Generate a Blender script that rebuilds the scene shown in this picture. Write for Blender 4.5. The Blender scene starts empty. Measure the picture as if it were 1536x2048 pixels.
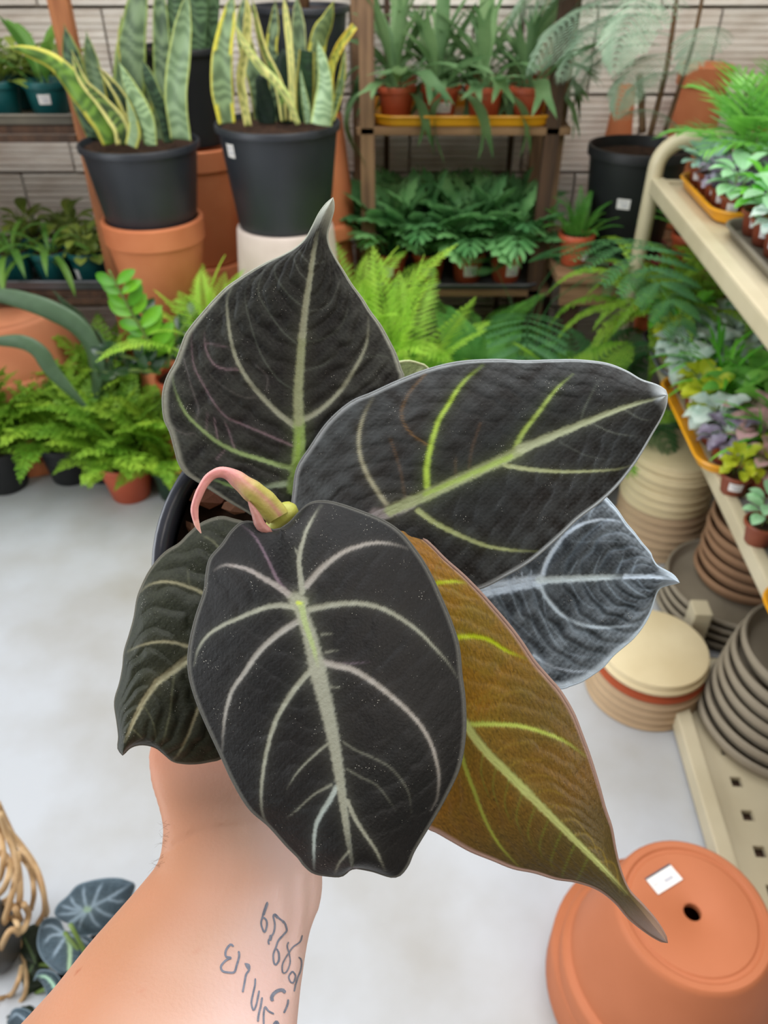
import bpy, bmesh, math, random
import numpy as np
from mathutils import Vector, Matrix, Euler
from mathutils.bvhtree import BVHTree

# ------------------------------------------------------------------ camera, world, light, exposure
SC = bpy.context.scene
COL = SC.collection
F = 1540.0                                     # focal length in pixels of the 1536 x 2048 frame
PITCH = math.radians(37.0)
CAM = Vector((0.0, 0.0, 1.40))
FWD = Vector((0, math.cos(PITCH), -math.sin(PITCH)))
UPV = Vector((0, math.sin(PITCH), math.cos(PITCH)))
RGT = Vector((1, 0, 0))
cd = bpy.data.cameras.new('camera')
cam = bpy.data.objects.new('camera', cd)
COL.objects.link(cam)
cam.location = CAM
cam.rotation_euler = (math.pi / 2 - PITCH, 0, 0)
cd.sensor_fit = 'HORIZONTAL'
cd.sensor_width = 36.0
cd.lens = 36.0 * F / 1536.0
cd.clip_start = 0.01
cd.dof.use_dof = True
cd.dof.focus_distance = 0.275
cd.dof.aperture_fstop = cd.lens / 1.7          # a phone-sized aperture of 1.7 mm
SC.camera = cam

SC.view_settings.view_transform = 'Standard'
SC.view_settings.look = 'None'
SC.view_settings.gamma = 1.0
SC.view_settings.use_curve_mapping = False
SC.view_settings.exposure = 0.0

world = bpy.data.worlds.new('overcast_sky')
SC.world = world
world.use_nodes = True
bg = world.node_tree.nodes['Background']
bg.inputs[0].default_value = (0.93, 0.97, 1.0, 1)
bg.inputs[1].default_value = 0.75

def area(name, loc, target, sx, sy, power, col):
    ld = bpy.data.lights.new(name, 'AREA')
    ld.shape = 'RECTANGLE'; ld.size = sx; ld.size_y = sy; ld.energy = power; ld.color = col
    o = bpy.data.objects.new(name, ld); COL.objects.link(o)
    o.location = loc
    o.rotation_euler = (Vector(target) - Vector(loc)).to_track_quat('-Z', 'Y').to_euler()
    return o
area('open_side_daylight', (-2.85, 0.1, 1.8), (0.4, 1.9, 0.8), 2.4, 2.2, 84, (0.93, 0.97, 1.0))
area('roof_light', (0.0, 1.25, 2.86), (0.0, 1.25, 0.0), 2.4, 2.6, 84, (0.97, 0.98, 1.0))
area('fill_light', (1.25, -0.7, 2.5), (0.2, 1.2, 0.6), 1.0, 0.8, 20, (1.0, 0.93, 0.84))  # unseen fill, added high behind right to brighten the arm

# ------------------------------------------------------------------ helpers
def PX(px, py, d):
    "the world point that lies d metres in front of the lens at a pixel"
    return CAM + (FWD + RGT * ((px - 768.0) / F) + UPV * ((1024.0 - py) / F)) * d
def RAY(px, py):
    return FWD + RGT * ((px - 768.0) / F) + UPV * ((1024.0 - py) / F)
def AY(px, py, y):
    r = RAY(px, py); return CAM + r * (y / r.y)
def AZ(px, py, z):
    r = RAY(px, py); return CAM + r * ((z - CAM.z) / r.z)
def lin(r, g=None, b=None):
    "8-bit display colour to linear"
    if g is None: r, g, b = r
    f = lambda c: (c / 255 / 12.92) if c <= 10.3 else ((c / 255 + 0.055) / 1.055) ** 2.4
    return (f(r), f(g), f(b))

def mat(name, col, rough=0.6, col2=None, scale=6.0, bump=0.0, bscale=40.0, spec=0.5, sheen=0.0, sheen_col=(1, 1, 1),
        transl=0.0, attr=None, rand=0.0, sss=0.0, metal=0.0, stretch=(1, 1, 1), specks=None, detail=4.0, contrast=(0.35, 0.65), coat=0.0):
    m = bpy.data.materials.new(name)
    m.use_nodes = True
    nt = m.node_tree; N = nt.nodes; L = nt.links
    b = N['Principled BSDF']
    b.inputs['Roughness'].default_value = rough
    b.inputs['Specular IOR Level'].default_value = spec
    b.inputs['Metallic'].default_value = metal
    b.inputs['Coat Weight'].default_value = coat
    if sheen:
        b.inputs['Sheen Weight'].default_value = sheen
        b.inputs['Sheen Roughness'].default_value = 0.35
        b.inputs['Sheen Tint'].default_value = (*sheen_col, 1)
    if sss:
        b.inputs['Subsurface Weight'].default_value = sss
        b.inputs['Subsurface Radius'].default_value = (0.006, 0.0025, 0.0015)
        b.inputs['Subsurface Scale'].default_value = 1.0
    tc = N.new('ShaderNodeTexCoord')
    mp = N.new('ShaderNodeMapping'); mp.inputs['Scale'].default_value = stretch
    L.new(tc.outputs['Object'], mp.inputs['Vector'])
    if attr:
        a = N.new('ShaderNodeAttribute'); a.attribute_name = attr
        cur = a.outputs['Color']
    else:
        rgb = N.new('ShaderNodeRGB'); rgb.outputs[0].default_value = (*col, 1)
        cur = rgb.outputs[0]
    def mixc(fac, c1, c2, blend='MIX'):
        x = N.new('ShaderNodeMix'); x.data_type = 'RGBA'; x.blend_type = blend
        if isinstance(fac, float): x.inputs[0].default_value = fac
        else: L.new(fac, x.inputs[0])
        for sock, v in ((x.inputs[6], c1), (x.inputs[7], c2)):
            if isinstance(v, tuple): sock.default_value = (*v[:3], 1)
            else: L.new(v, sock)
        return x.outputs[2]
    if col2:
        n = N.new('ShaderNodeTexNoise'); n.inputs['Scale'].default_value = scale; n.inputs['Detail'].default_value = detail
        L.new(mp.outputs[0], n.inputs['Vector'])
        mr = N.new('ShaderNodeMapRange'); mr.inputs[1].default_value = contrast[0]; mr.inputs[2].default_value = contrast[1]
        L.new(n.outputs[0], mr.inputs[0])
        cur = mixc(mr.outputs[0], cur, tuple(col2))
    if rand:
        oi = N.new('ShaderNodeObjectInfo')
        hsv = N.new('ShaderNodeHueSaturation')
        m1 = N.new('ShaderNodeMapRange'); m1.inputs[3].default_value = 1 - rand; m1.inputs[4].default_value = 1 + rand
        L.new(oi.outputs['Random'], m1.inputs[0]); L.new(m1.outputs[0], hsv.inputs['Value'])
        m2 = N.new('ShaderNodeMapRange'); m2.inputs[3].default_value = 0.5 + rand * 0.05; m2.inputs[4].default_value = 0.5 - rand * 0.05
        L.new(oi.outputs['Random'], m2.inputs[0]); L.new(m2.outputs[0], hsv.inputs['Hue'])
        L.new(cur, hsv.inputs['Color']); cur = hsv.outputs[0]
    if specks:
        sc_, thr, scol = specks
        v = N.new('ShaderNodeTexVoronoi'); v.inputs['Scale'].default_value = sc_
        L.new(tc.outputs['Object'], v.inputs['Vector'])
        n2 = N.new('ShaderNodeTexNoise'); n2.inputs['Scale'].default_value = sc_ * 0.12
        L.new(tc.outputs['Object'], n2.inputs['Vector'])
        mu = N.new('ShaderNodeMath'); mu.operation = 'MULTIPLY'; mu.inputs[1].default_value = thr
        mp2 = N.new('ShaderNodeMapRange'); mp2.inputs[1].default_value = 0.45; mp2.inputs[2].default_value = 0.75
        L.new(n2.outputs[0], mp2.inputs[0]); L.new(mp2.outputs[0], mu.inputs[0])
        lt = N.new('ShaderNodeMath'); lt.operation = 'LESS_THAN'
        L.new(v.outputs['Distance'], lt.inputs[0]); L.new(mu.outputs[0], lt.inputs[1])
        cur = mixc(lt.outputs[0], cur, tuple(scol))
    L.new(cur, b.inputs['Base Color'])
    if bump:
        n3 = N.new('ShaderNodeTexNoise'); n3.inputs['Scale'].default_value = bscale; n3.inputs['Detail'].default_value = 4
        L.new(mp.outputs[0], n3.inputs['Vector'])
        bp = N.new('ShaderNodeBump'); bp.inputs['Strength'].default_value = bump; bp.inputs['Distance'].default_value = 0.002
        L.new(n3.outputs[0], bp.inputs['Height']); L.new(bp.outputs[0], b.inputs['Normal'])
    if transl:
        tr = N.new('ShaderNodeBsdfTranslucent'); L.new(cur, tr.inputs[0])
        ms = N.new('ShaderNodeMixShader'); ms.inputs[0].default_value = transl
        L.new(b.outputs[0], ms.inputs[1]); L.new(tr.outputs[0], ms.inputs[2])
        L.new(ms.outputs[0], N['Material Output'].inputs[0])
    return m

def np_mesh(name, V, Fc, m=None, smooth=True, col=None):
    "mesh from arrays; Fc is an (n,4) or (n,3) array or a list of tuples"
    me = bpy.data.meshes.new(name)
    if isinstance(Fc, np.ndarray):
        V = np.asarray(V, np.float32)
        k = Fc.shape[1]; n = Fc.shape[0]
        me.vertices.add(len(V)); me.vertices.foreach_set('co', V.ravel())
        me.loops.add(n * k); me.loops.foreach_set('vertex_index', Fc.astype(np.int32).ravel())
        me.polygons.add(n); me.polygons.foreach_set('loop_start', np.arange(0, n * k, k, dtype=np.int32))
        me.polygons.foreach_set('loop_total', np.full(n, k, np.int32))
        me.update(calc_edges=True)
    else:
        me.from_pydata([tuple(v) for v in V], [], Fc)
        me.update()
    if smooth: me.polygons.foreach_set('use_smooth', np.ones(len(me.polygons), bool))
    if col is not None:
        a = me.attributes.new('pig', 'FLOAT_COLOR', 'POINT')
        c = np.ones((len(V), 4), np.float32); c[:, :3] = col
        a.data.foreach_set('color', c.ravel())
    if m: me.materials.append(m)
    return me

class MB:
    "collects simple shapes into one mesh"
    def __init__(s): s.V = []; s.F = []; s.C = []
    def add(s, V, Fc, c=None):
        o = len(s.V); s.V += [tuple(v) for v in V]; s.F += [tuple(i + o for i in f) for f in Fc]
        s.C += [c or (1, 1, 1)] * len(V)
        return s
    def box(s, x0, y0, z0, x1, y1, z1, bev=0.0, M=None):
        b = bmesh.new(); bmesh.ops.create_cube(b, size=1)
        for v in b.verts: v.co = Vector(((x0 + x1) / 2 + v.co.x * (x1 - x0), (y0 + y1) / 2 + v.co.y * (y1 - y0), (z0 + z1) / 2 + v.co.z * (z1 - z0)))
        if bev: bmesh.ops.bevel(b, geom=b.edges[:], offset=bev, segments=2, affect='EDGES', profile=0.7)
        b.verts.index_update()
        V = [M @ v.co if M else v.co.copy() for v in b.verts]; Fc = [tuple(v.index for v in f.verts) for f in b.faces]
        b.free(); return s.add(V, Fc)
    def lathe(s, prof, n=32, M=None, close=False):
        V = []; Fc = []
        for (r, z) in prof:
            for k in range(n):
                a = 2 * math.pi * k / n; p = Vector((r * math.cos(a), r * math.sin(a), z)); V.append(M @ p if M else p)
        m = len(prof)
        for i in range(m if close else m - 1):
            j = (i + 1) % m
            for k in range(n):
                k2 = (k + 1) % n
                Fc.append((i * n + k, i * n + k2, j * n + k2, j * n + k))
        return s.add(V, Fc)
    def tube(s, pts, rad, n=6, cap=True, c=None, flat=1.0, up=None):
        pts = [Vector(p) for p in pts]; V = []; Fc = []
        if not hasattr(rad, '__len__'): rad = [rad] * len(pts)
        nrm = None
        for i, p in enumerate(pts):
            t = (pts[min(i + 1, len(pts) - 1)] - pts[max(i - 1, 0)]).normalized()
            if nrm is None:
                nrm = Vector(up) if up else (Vector((0, 0, 1)) if abs(t.z) < 0.9 else Vector((1, 0, 0)))
            nrm = (nrm - t * nrm.dot(t)).normalized(); bn = t.cross(nrm)
            for k in range(n):
                a = 2 * math.pi * k / n
                V.append(p + (bn * math.cos(a) + nrm * math.sin(a) * flat) * rad[i])
        for i in range(len(pts) - 1):
            for k in range(n):
                k2 = (k + 1) % n
                Fc.append((i * n + k, i * n + k2, (i + 1) * n + k2, (i + 1) * n + k))
        if cap:
            Fc.append(tuple(range(n - 1, -1, -1))); e = (len(pts) - 1) * n; Fc.append(tuple(range(e, e + n)))
        return s.add(V, Fc, c)
    def ball(s, c, r, seg=12, rings=8, sc=(1, 1, 1)):
        V = []; Fc = []
        for i in range(rings + 1):
            t = math.pi * i / rings
            for k in range(seg):
                a = 2 * math.pi * k / seg
                V.append((c[0] + r * sc[0] * math.sin(t) * math.cos(a), c[1] + r * sc[1] * math.sin(t) * math.sin(a), c[2] + r * sc[2] * math.cos(t)))
        for i in range(rings):
            for k in range(seg):
                k2 = (k + 1) % seg
                Fc.append((i * seg + k, (i + 1) * seg + k, (i + 1) * seg + k2, i * seg + k2))
        return s.add(V, Fc)
    def mesh(s, name, m, smooth=True, col=False):
        me = np_mesh(name, s.V, s.F, m, smooth, np.array(s.C) if col else None)
        return me
    def build(s, name, m, parent=None, smooth=True, col=False, loc=None, auto=None):
        me = s.mesh(name, m, smooth, col)
        o = bpy.data.objects.new(name, me); COL.objects.link(o)
        if parent: o.parent = parent
        if loc: o.location = loc
        if auto: sharp(me, auto)
        return o

def sharp(me, deg=35):
    "mark edges sharper than the angle so that flat faces stay flat"
    b = bmesh.new(); b.from_mesh(me)
    for e in b.edges:
        if len(e.link_faces) == 2 and e.calc_face_angle(0) > math.radians(deg): e.smooth = False
    b.to_mesh(me); b.free()

def tag(o, label, cat=None, group=None, kind=None):
    o['label'] = label
    if cat: o['category'] = cat
    if group: o['group'] = group
    if kind: o['kind'] = kind
    return o
def thing(name, label, cat, loc=(0, 0, 0), rotz=0.0, group=None, rot=None):
    o = bpy.data.objects.new(name, None); COL.objects.link(o)
    o.location = loc; o.rotation_euler = rot if rot else (0, 0, rotz)
    o.empty_display_size = 0.02
    return tag(o, label, cat, group)
def put(name, me, parent=None, loc=(0, 0, 0), rot=(0, 0, 0), sc=1.0):
    o = bpy.data.objects.new(name, me); COL.objects.link(o)
    if parent: o.parent = parent
    o.location = loc; o.rotation_euler = rot
    o.scale = (sc, sc, sc) if not hasattr(sc, '__len__') else sc
    return o
def struct(name, o):
    o.name = name; o['kind'] = 'structure'; return o

def spline(P, n, closed=False):
    "Catmull-Rom through P, resampled to n points of equal spacing"
    P = np.asarray(P, float)
    if len(P) == 2:
        t = np.linspace(0, 1, n)[:, None]; return P[0] * (1 - t) + P[1] * t
    Q = np.vstack([2 * P[0] - P[1], P, 2 * P[-1] - P[-2]])
    out = []
    for i in range(1, len(Q) - 2):
        p0, p1, p2, p3 = Q[i - 1], Q[i], Q[i + 1], Q[i + 2]
        t = np.linspace(0, 1, 24, endpoint=False)[:, None]
        out.append(0.5 * (2 * p1 + (p2 - p0) * t + (2 * p0 - 5 * p1 + 4 * p2 - p3) * t ** 2 + (3 * p1 - p0 - 3 * p2 + p3) * t ** 3))
    out = np.vstack(out + [P[-1:]])
    d = np.r_[0, np.cumsum(np.linalg.norm(np.diff(out, axis=0), axis=1))]
    s = np.linspace(0, d[-1], n)
    return np.stack([np.interp(s, d, out[:, k]) for k in range(P.shape[1])], 1)
def sstep(a, b, x):
    t = np.clip((x - a) / (b - a), 0, 1); return t * t * (3 - 2 * t)
# ------------------------------------------------------------------ materials
M = {}
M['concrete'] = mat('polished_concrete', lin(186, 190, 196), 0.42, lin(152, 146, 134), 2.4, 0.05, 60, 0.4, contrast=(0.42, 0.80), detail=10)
M['block'] = mat('painted_block', lin(232, 226, 216), 0.85, lin(202, 188, 174), 7, 0.3, 60, 0.2, rand=0.10, stretch=(1, 1, 3), contrast=(0.42, 0.8))
M['mortar'] = mat('mortar', lin(206, 196, 184), 0.9, lin(172, 160, 146), 9, 0.3, 60, 0.2)
M['plaster'] = mat('plain_plaster', lin(150, 140, 125), 0.9, bump=0.1)
M['wood_orange'] = mat('stained_wood', lin(176, 112, 66), 0.55, lin(140, 82, 44), 9, 0.1, 30, stretch=(6, 6, 0.6))
M['wood_grey'] = mat('weathered_wood', lin(150, 118, 88), 0.75, lin(108, 82, 62), 9, 0.15, 30, stretch=(6, 6, 0.6))
M['wood_dark'] = mat('dark_wood', lin(84, 58, 40), 0.7, lin(58, 40, 28), 9, 0.15, 30, stretch=(6, 6, 0.6))
M['board'] = mat('board_wood', lin(150, 116, 84), 0.7, lin(118, 88, 62), 8, 0.1, 30, stretch=(0.6, 6, 6))
M['terra'] = mat('terracotta_clay', lin(208, 130, 88), 0.75, lin(194, 114, 74), 7, 0.08, 90, 0.3)
M['terra_pale'] = mat('pale_terracotta', lin(214, 142, 104), 0.7, lin(204, 128, 92), 6, 0.06, 90, 0.3)
M['terra_plastic'] = mat('terracotta_plastic', lin(186, 88, 58), 0.45, lin(172, 78, 50), 8, spec=0.4)
M['brown_plastic'] = mat('brown_plastic', lin(138, 70, 46), 0.45, lin(120, 58, 38), 8, spec=0.4)
M['white_clay'] = mat('white_clay', lin(214, 200, 190), 0.8, lin(198, 184, 172), 8, 0.05, 90, 0.3)
M['black_plastic'] = mat('black_plastic', lin(36, 40, 47), 0.45, lin(48, 52, 59), 5, 0.05, 60, 0.5)
M['jet_plastic'] = mat('jet_plastic', lin(26, 27, 30), 0.5, lin(34, 36, 38), 5, 0.03, 60, 0.4)
M['teal_plastic'] = mat('teal_plastic', lin(14, 88, 88), 0.45, lin(10, 72, 76), 6, spec=0.4)
M['green_plastic'] = mat('green_plastic', lin(28, 60, 40), 0.5, lin(22, 46, 32), 6, spec=0.4)
M['soil'] = mat('soil', lin(70, 50, 38), 0.95, lin(40, 28, 22), 60, 0.9, 120, 0.2)
M['bark'] = mat('bark_chip', lin(176, 122, 98), 0.8, lin(120, 78, 62), 90, 0.5, 300, 0.3, rand=0.25)
M['yellow_tray'] = mat('yellow_tray', lin(228, 160, 30), 0.35, lin(214, 146, 24), 6, spec=0.5)
M['grey_tray'] = mat('grey_tray', lin(96, 98, 104), 0.4, lin(82, 84, 90), 6, spec=0.5)
M['tan_tray'] = mat('tan_tray', lin(128, 122, 108), 0.4, lin(104, 98, 88), 6, spec=0.5)
M['red_tray'] = mat('red_tray', lin(120, 40, 48), 0.5)
M['cream_metal'] = mat('cream_metal', lin(204, 193, 164), 0.38, lin(190, 178, 148), 5, spec=0.5)
M['deck'] = mat('deck_metal', lin(140, 140, 138), 0.4, lin(124, 122, 118), 5, spec=0.5)
M['paper'] = mat('paper_label', lin(232, 228, 226), 0.6, lin(222, 218, 214), 30)
M['ink'] = mat('printed_ink', lin(70, 72, 82), 0.6)
M['ink_pale'] = mat('pale_print', lin(186, 186, 194), 0.6)
M['cream_saucer'] = mat('cream_saucer', lin(222, 206, 168), 0.7, lin(208, 190, 150), 6, 0.05, 80, 0.3)
M['tan_saucer'] = mat('tan_saucer', lin(190, 164, 132), 0.75, lin(174, 148, 118), 6, 0.05, 80, 0.3)
M['brown_saucer'] = mat('brown_saucer', lin(150, 116, 88), 0.75, lin(128, 98, 74), 6, 0.05, 80, 0.3)
M['grey_saucer'] = mat('grey_saucer', lin(148, 138, 120), 0.75, lin(130, 120, 104), 6, 0.05, 80, 0.3)
M['red_saucer'] = mat('red_saucer', lin(166, 78, 44), 0.75, lin(150, 68, 38), 6, 0.05, 80, 0.3)
M['rattan'] = mat('rattan_cane', lin(206, 176, 134), 0.5, lin(176, 140, 98), 30, 0.05, 80, 0.4, stretch=(1, 1, 0.3))
M['stone'] = mat('dark_glazed_pot', lin(74, 74, 74), 0.45, lin(62, 62, 62), 8, 0.05, 40)
M['terra_deep'] = mat('deep_terracotta', lin(186, 112, 76), 0.6, lin(174, 102, 66), 5, 0.06, 90, 0.3, rand=0.0)
M['held_plastic'] = mat('held_pot_plastic', lin(50, 54, 64), 0.28, lin(62, 62, 70), 12, 0.05, 200, 0.6)
# foliage
M['fern_bright'] = mat('bright_fern', lin(156, 196, 66), 0.5, lin(116, 166, 50), 18, rand=0.22, transl=0.38, spec=0.3)
M['fern_lime'] = mat('lime_fern', lin(186, 227, 88), 0.5, lin(153, 209, 70), 18, rand=0.2, transl=0.38, spec=0.3)
M['fern_mid'] = mat('mid_fern', lin(114, 174, 75), 0.5, lin(83, 146, 60), 18, rand=0.2, transl=0.38, spec=0.3)
M['fern_dark'] = mat('dark_fern', lin(91, 143, 86), 0.5, lin(65, 114, 70), 18, rand=0.2, transl=0.38, spec=0.3)
M['fern_blue'] = mat('blue_green_fern', lin(128, 184, 118), 0.5, lin(88, 148, 86), 18, rand=0.25, transl=0.38, spec=0.4)
M['fern_grey'] = mat('grey_green_tree_fern', lin(176, 198, 172), 0.6, lin(144, 172, 146), 18, rand=0.15, transl=0.38, spec=0.3)
M['stag'] = mat('staghorn_green', lin(129, 163, 113), 0.55, lin(97, 136, 87), 9, rand=0.25, transl=0.38, spec=0.3)
M['leaf_green'] = mat('green_leaf', lin(120, 168, 76), 0.45, lin(92, 143, 57), 12, rand=0.25, transl=0.38, spec=0.4)
M['leaf_olive'] = mat('olive_leaf', lin(147, 166, 76), 0.45, lin(113, 136, 55), 12, rand=0.28, transl=0.38, spec=0.4)
M['leaf_fresh'] = mat('fresh_leaf', lin(129, 214, 71), 0.4, lin(97, 184, 55), 12, rand=0.2, transl=0.38, spec=0.5)
M['leaf_glossy'] = mat('glossy_leaf', lin(134, 204, 92), 0.28, lin(100, 172, 64), 12, rand=0.2, transl=0.38, spec=0.6)
M['zz'] = mat('waxy_leaf', lin(118, 186, 30), 0.42, lin(80, 150, 22), 12, rand=0.3, transl=0.15, spec=0.5)
M['zz_dark'] = mat('dark_waxy_leaf', lin(36, 74, 34), 0.25, lin(28, 58, 30), 12, rand=0.3, transl=0.1, spec=0.6)
M['strap'] = mat('dark_strap_leaf', lin(78, 104, 72), 0.5, lin(58, 84, 58), 12, rand=0.15, transl=0.1, spec=0.4)
M['leaf_silver'] = mat('silver_leaf', lin(220, 235, 226), 0.45, lin(168, 197, 184), 40, rand=0.15, transl=0.38, spec=0.5)
M['leaf_mint'] = mat('mint_leaf', lin(187, 233, 189), 0.4, lin(143, 205, 143), 30, rand=0.15, transl=0.38, spec=0.5)
M['leaf_blue'] = mat('blue_succulent', lin(170, 206, 193), 0.45, lin(141, 181, 168), 12, rand=0.15, transl=0.38, spec=0.4)
M['leaf_pink'] = mat('pink_leaf', lin(227, 180, 185), 0.45, lin(141, 143, 108), 60, rand=0.15, transl=0.38, spec=0.4)
M['leaf_purple'] = mat('purple_leaf', lin(118, 101, 127), 0.4, lin(180, 175, 197), 50, rand=0.2, transl=0.38, spec=0.5)
M['leaf_lime'] = mat('lime_leaf', lin(196, 206, 52), 0.45, lin(166, 186, 44), 12, rand=0.15, transl=0.38, spec=0.4)
M['stem_green'] = mat('green_stem', lin(112, 138, 66), 0.5, lin(90, 112, 50), 20)
M['stem_brown'] = mat('brown_stem', lin(122, 92, 62), 0.7, lin(92, 66, 44), 20, stretch=(3, 3, .5))
M['snake'] = mat('snake_plant_leaf', (0.1, 0.2, 0.1), 0.42, attr='pig', spec=0.4, transl=0.06)
# the held plant and the arm
M['velvet'] = mat('velvet_leaf', (0.02, 0.02, 0.02), 0.55, attr='pig', spec=0.2, sheen=0.09, sheen_col=(0.85, 0.95, 1.0), bump=0.14, bscale=1100,
                  specks=(1000, 0.16, lin(170, 168, 160)))
M['velvet_clear'] = mat('backlit_leaf', (0.1, 0.1, 0.02), 0.45, attr='pig', spec=0.35, bump=0.12, bscale=1100, transl=0.35, specks=(1000, 0.10, lin(190, 188, 170)))
M['pigment'] = mat('plain_pigment', (0.3, 0.3, 0.2), 0.45, attr='pig', spec=0.4, bump=0.15, bscale=600, sss=0.15)
M['skin'] = mat('skin', lin(200, 150, 120), 0.5, attr='pig', spec=0.35, sss=0.12, bump=0.12, bscale=700)
M['tattoo'] = mat('tattoo_ink', lin(104, 110, 126), 0.6, lin(128, 132, 146), 500, spec=0.3, contrast=(0.35, 0.7))
# ------------------------------------------------------------------ the room
WALL_Y = 2.95
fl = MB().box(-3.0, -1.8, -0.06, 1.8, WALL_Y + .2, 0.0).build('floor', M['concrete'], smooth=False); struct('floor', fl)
wl = MB().box(-3.0, WALL_Y + .03, 0.0, 1.8, WALL_Y + .2, 2.9).build('wall_back', M['mortar'], smooth=False); struct('wall_back', wl)
wr = MB().box(1.8, -1.8, 0.0, 1.95, WALL_Y + .2, 2.9).build('wall_right', M['plaster'], smooth=False); struct('wall_right', wr)
ce = MB().box(-3.0, -1.8, 2.9, 1.95, WALL_Y + .2, 3.0).build('ceiling', M['plaster'], smooth=False); struct('ceiling', ce)
wlf = MB().box(-1.9, 1.25, 0.0, -1.75, WALL_Y + .2, 2.9).build('shade_wall_left', M['plaster'], smooth=False); struct('shade_wall_left', wlf)  # unseen stub, added to keep the side daylight off the back-left corner
wf = MB().box(-3.0, -1.95, 0.0, 1.95, -1.8, 2.9).build('shade_wall_front', M['plaster'], smooth=False); struct('shade_wall_front', wf)  # unseen, added behind the camera to block sky light from there
# scored hollow blocks in running bond, each one a brick of the wall
BW, BH = 0.40, 0.25
def block_mesh(seed):
    r = random.Random(seed)
    prof = []; ng = 12
    for i in range(ng):
        z0 = -BH / 2 + .004 + (BH - .008) * i / ng; z1 = z0 + (BH - .008) / ng
        prof += [(-.002 + r.uniform(-.0006, .0006), z0 + .0035), (-.002 + r.uniform(-.0006, .0006), z1 - .002), (.003, z1 - .0005), (.003, z1 + .001)]
    V = []; Fc = []
    xs = [-BW / 2 + .004, 0, BW / 2 - .004]
    for x in xs:
        for (y, z) in prof: V.append((x, y + r.uniform(-.0006, .0006), z))
    n = len(prof)
    for a in range(2):
        for k in range(n - 1): Fc.append((a * n + k, (a + 1) * n + k, (a + 1) * n + k + 1, a * n + k + 1))
    o = len(V)
    for (x, z) in ((xs[0], -BH / 2 + .004), (xs[2], -BH / 2 + .004), (xs[2], BH / 2 - .004), (xs[0], BH / 2 - .004)):
        V.append((x, .035, z)); V.append((x, .002, z))
    for k in range(4):
        k2 = (k + 1) % 4; Fc.append((o + k * 2, o + k2 * 2, o + k2 * 2 + 1, o + k * 2 + 1))
    return np_mesh('brick', V, Fc, M['block'], smooth=False)
blocks = [block_mesh(k) for k in range(4)]
rr = random.Random(3)
for row in range(8):
    for c in range(-4, 5):
        x = c * BW + (BW / 2 if row % 2 else 0) + .09
        z = BH / 2 + row * BH - .045
        if z - BH / 2 < 0: z += 0
        put('brick', blocks[rr.randrange(4)], wl, (x, WALL_Y + rr.uniform(-.003, .003), z), (0, 0, rr.uniform(-.004, .004)), 1.0)
# ------------------------------------------------------------------ plant and pot kits
def pot_prof(rt, rb, h, lip=.02, out=.004, wall=.004):
    return [(0, 0), (rb - .004, 0), (rb, .004), (rt - .002, h - lip), (rt + out, h - lip + .002), (rt + out + .001, h - .003), (rt + out - .001, h), (rt + out - wall, h), (rt - wall, h - lip), (rb - wall, .006), (0, .006)]
_cache = {}
def pot_mesh(key, m, prof, n=36):
    if key not in _cache: _cache[key] = sharp_ret(MB().lathe(prof, n).mesh('pot', m))
    return _cache[key]
def sharp_ret(me):
    sharp(me, 40); return me
def soil_mesh(r, seed=0):
    k = ('soil', round(r, 3))
    if k not in _cache:
        q = MB(); rr = random.Random(seed); n = 20; V = [(0, 0, .004)]; Fc = []
        for i in range(1, 5):
            for j in range(n):
                a = 6.2832 * j / n; V.append((r * i / 4 * math.cos(a), r * i / 4 * math.sin(a), rr.uniform(-.003, .004) if i < 4 else 0))
        for j in range(n):
            Fc.append((0, 1 + j, 1 + (j + 1) % n))
            for i in range(3): Fc.append((1 + i * n + j, 1 + (i + 1) * n + j, 1 + (i + 1) * n + (j + 1) % n, 1 + i * n + (j + 1) % n))
        _cache[k] = q.add(V, Fc).mesh('soil', M['soil'])
    return _cache[k]
def sticker(parent, rt, rb, h, z, ang, w, hh, m='paper', ink=True):
    "a curved paper label lying on the pot's wall, with pale printed lines"
    def patch(name, w_, h_, dz, dx, off, mm, par):
        V = []; n = 8
        for i in range(n + 1):
            for zz in (z + dz - h_ / 2, z + dz + h_ / 2):
                r = rb + (rt - rb) * zz / h + off; a = ang + (dx + (i / n - .5) * w_) / (rt)
                V.append((r * math.cos(a), r * math.sin(a), zz))
        Fc = [(2 * i, 2 * i + 2, 2 * i + 3, 2 * i + 1) for i in range(n)]
        return put(name, np_mesh(name, V, Fc, M[mm]), par)
    o = patch('label', w, hh, 0, 0, .0012, m, parent)
    if ink:
        patch('print', w * .7, hh * .12, hh * .2, 0, .0017, 'ink_pale', o); patch('print', w * .5, hh * .2, -hh * .15, w * .1, .0017, 'ink_pale', o)
    return o

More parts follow.
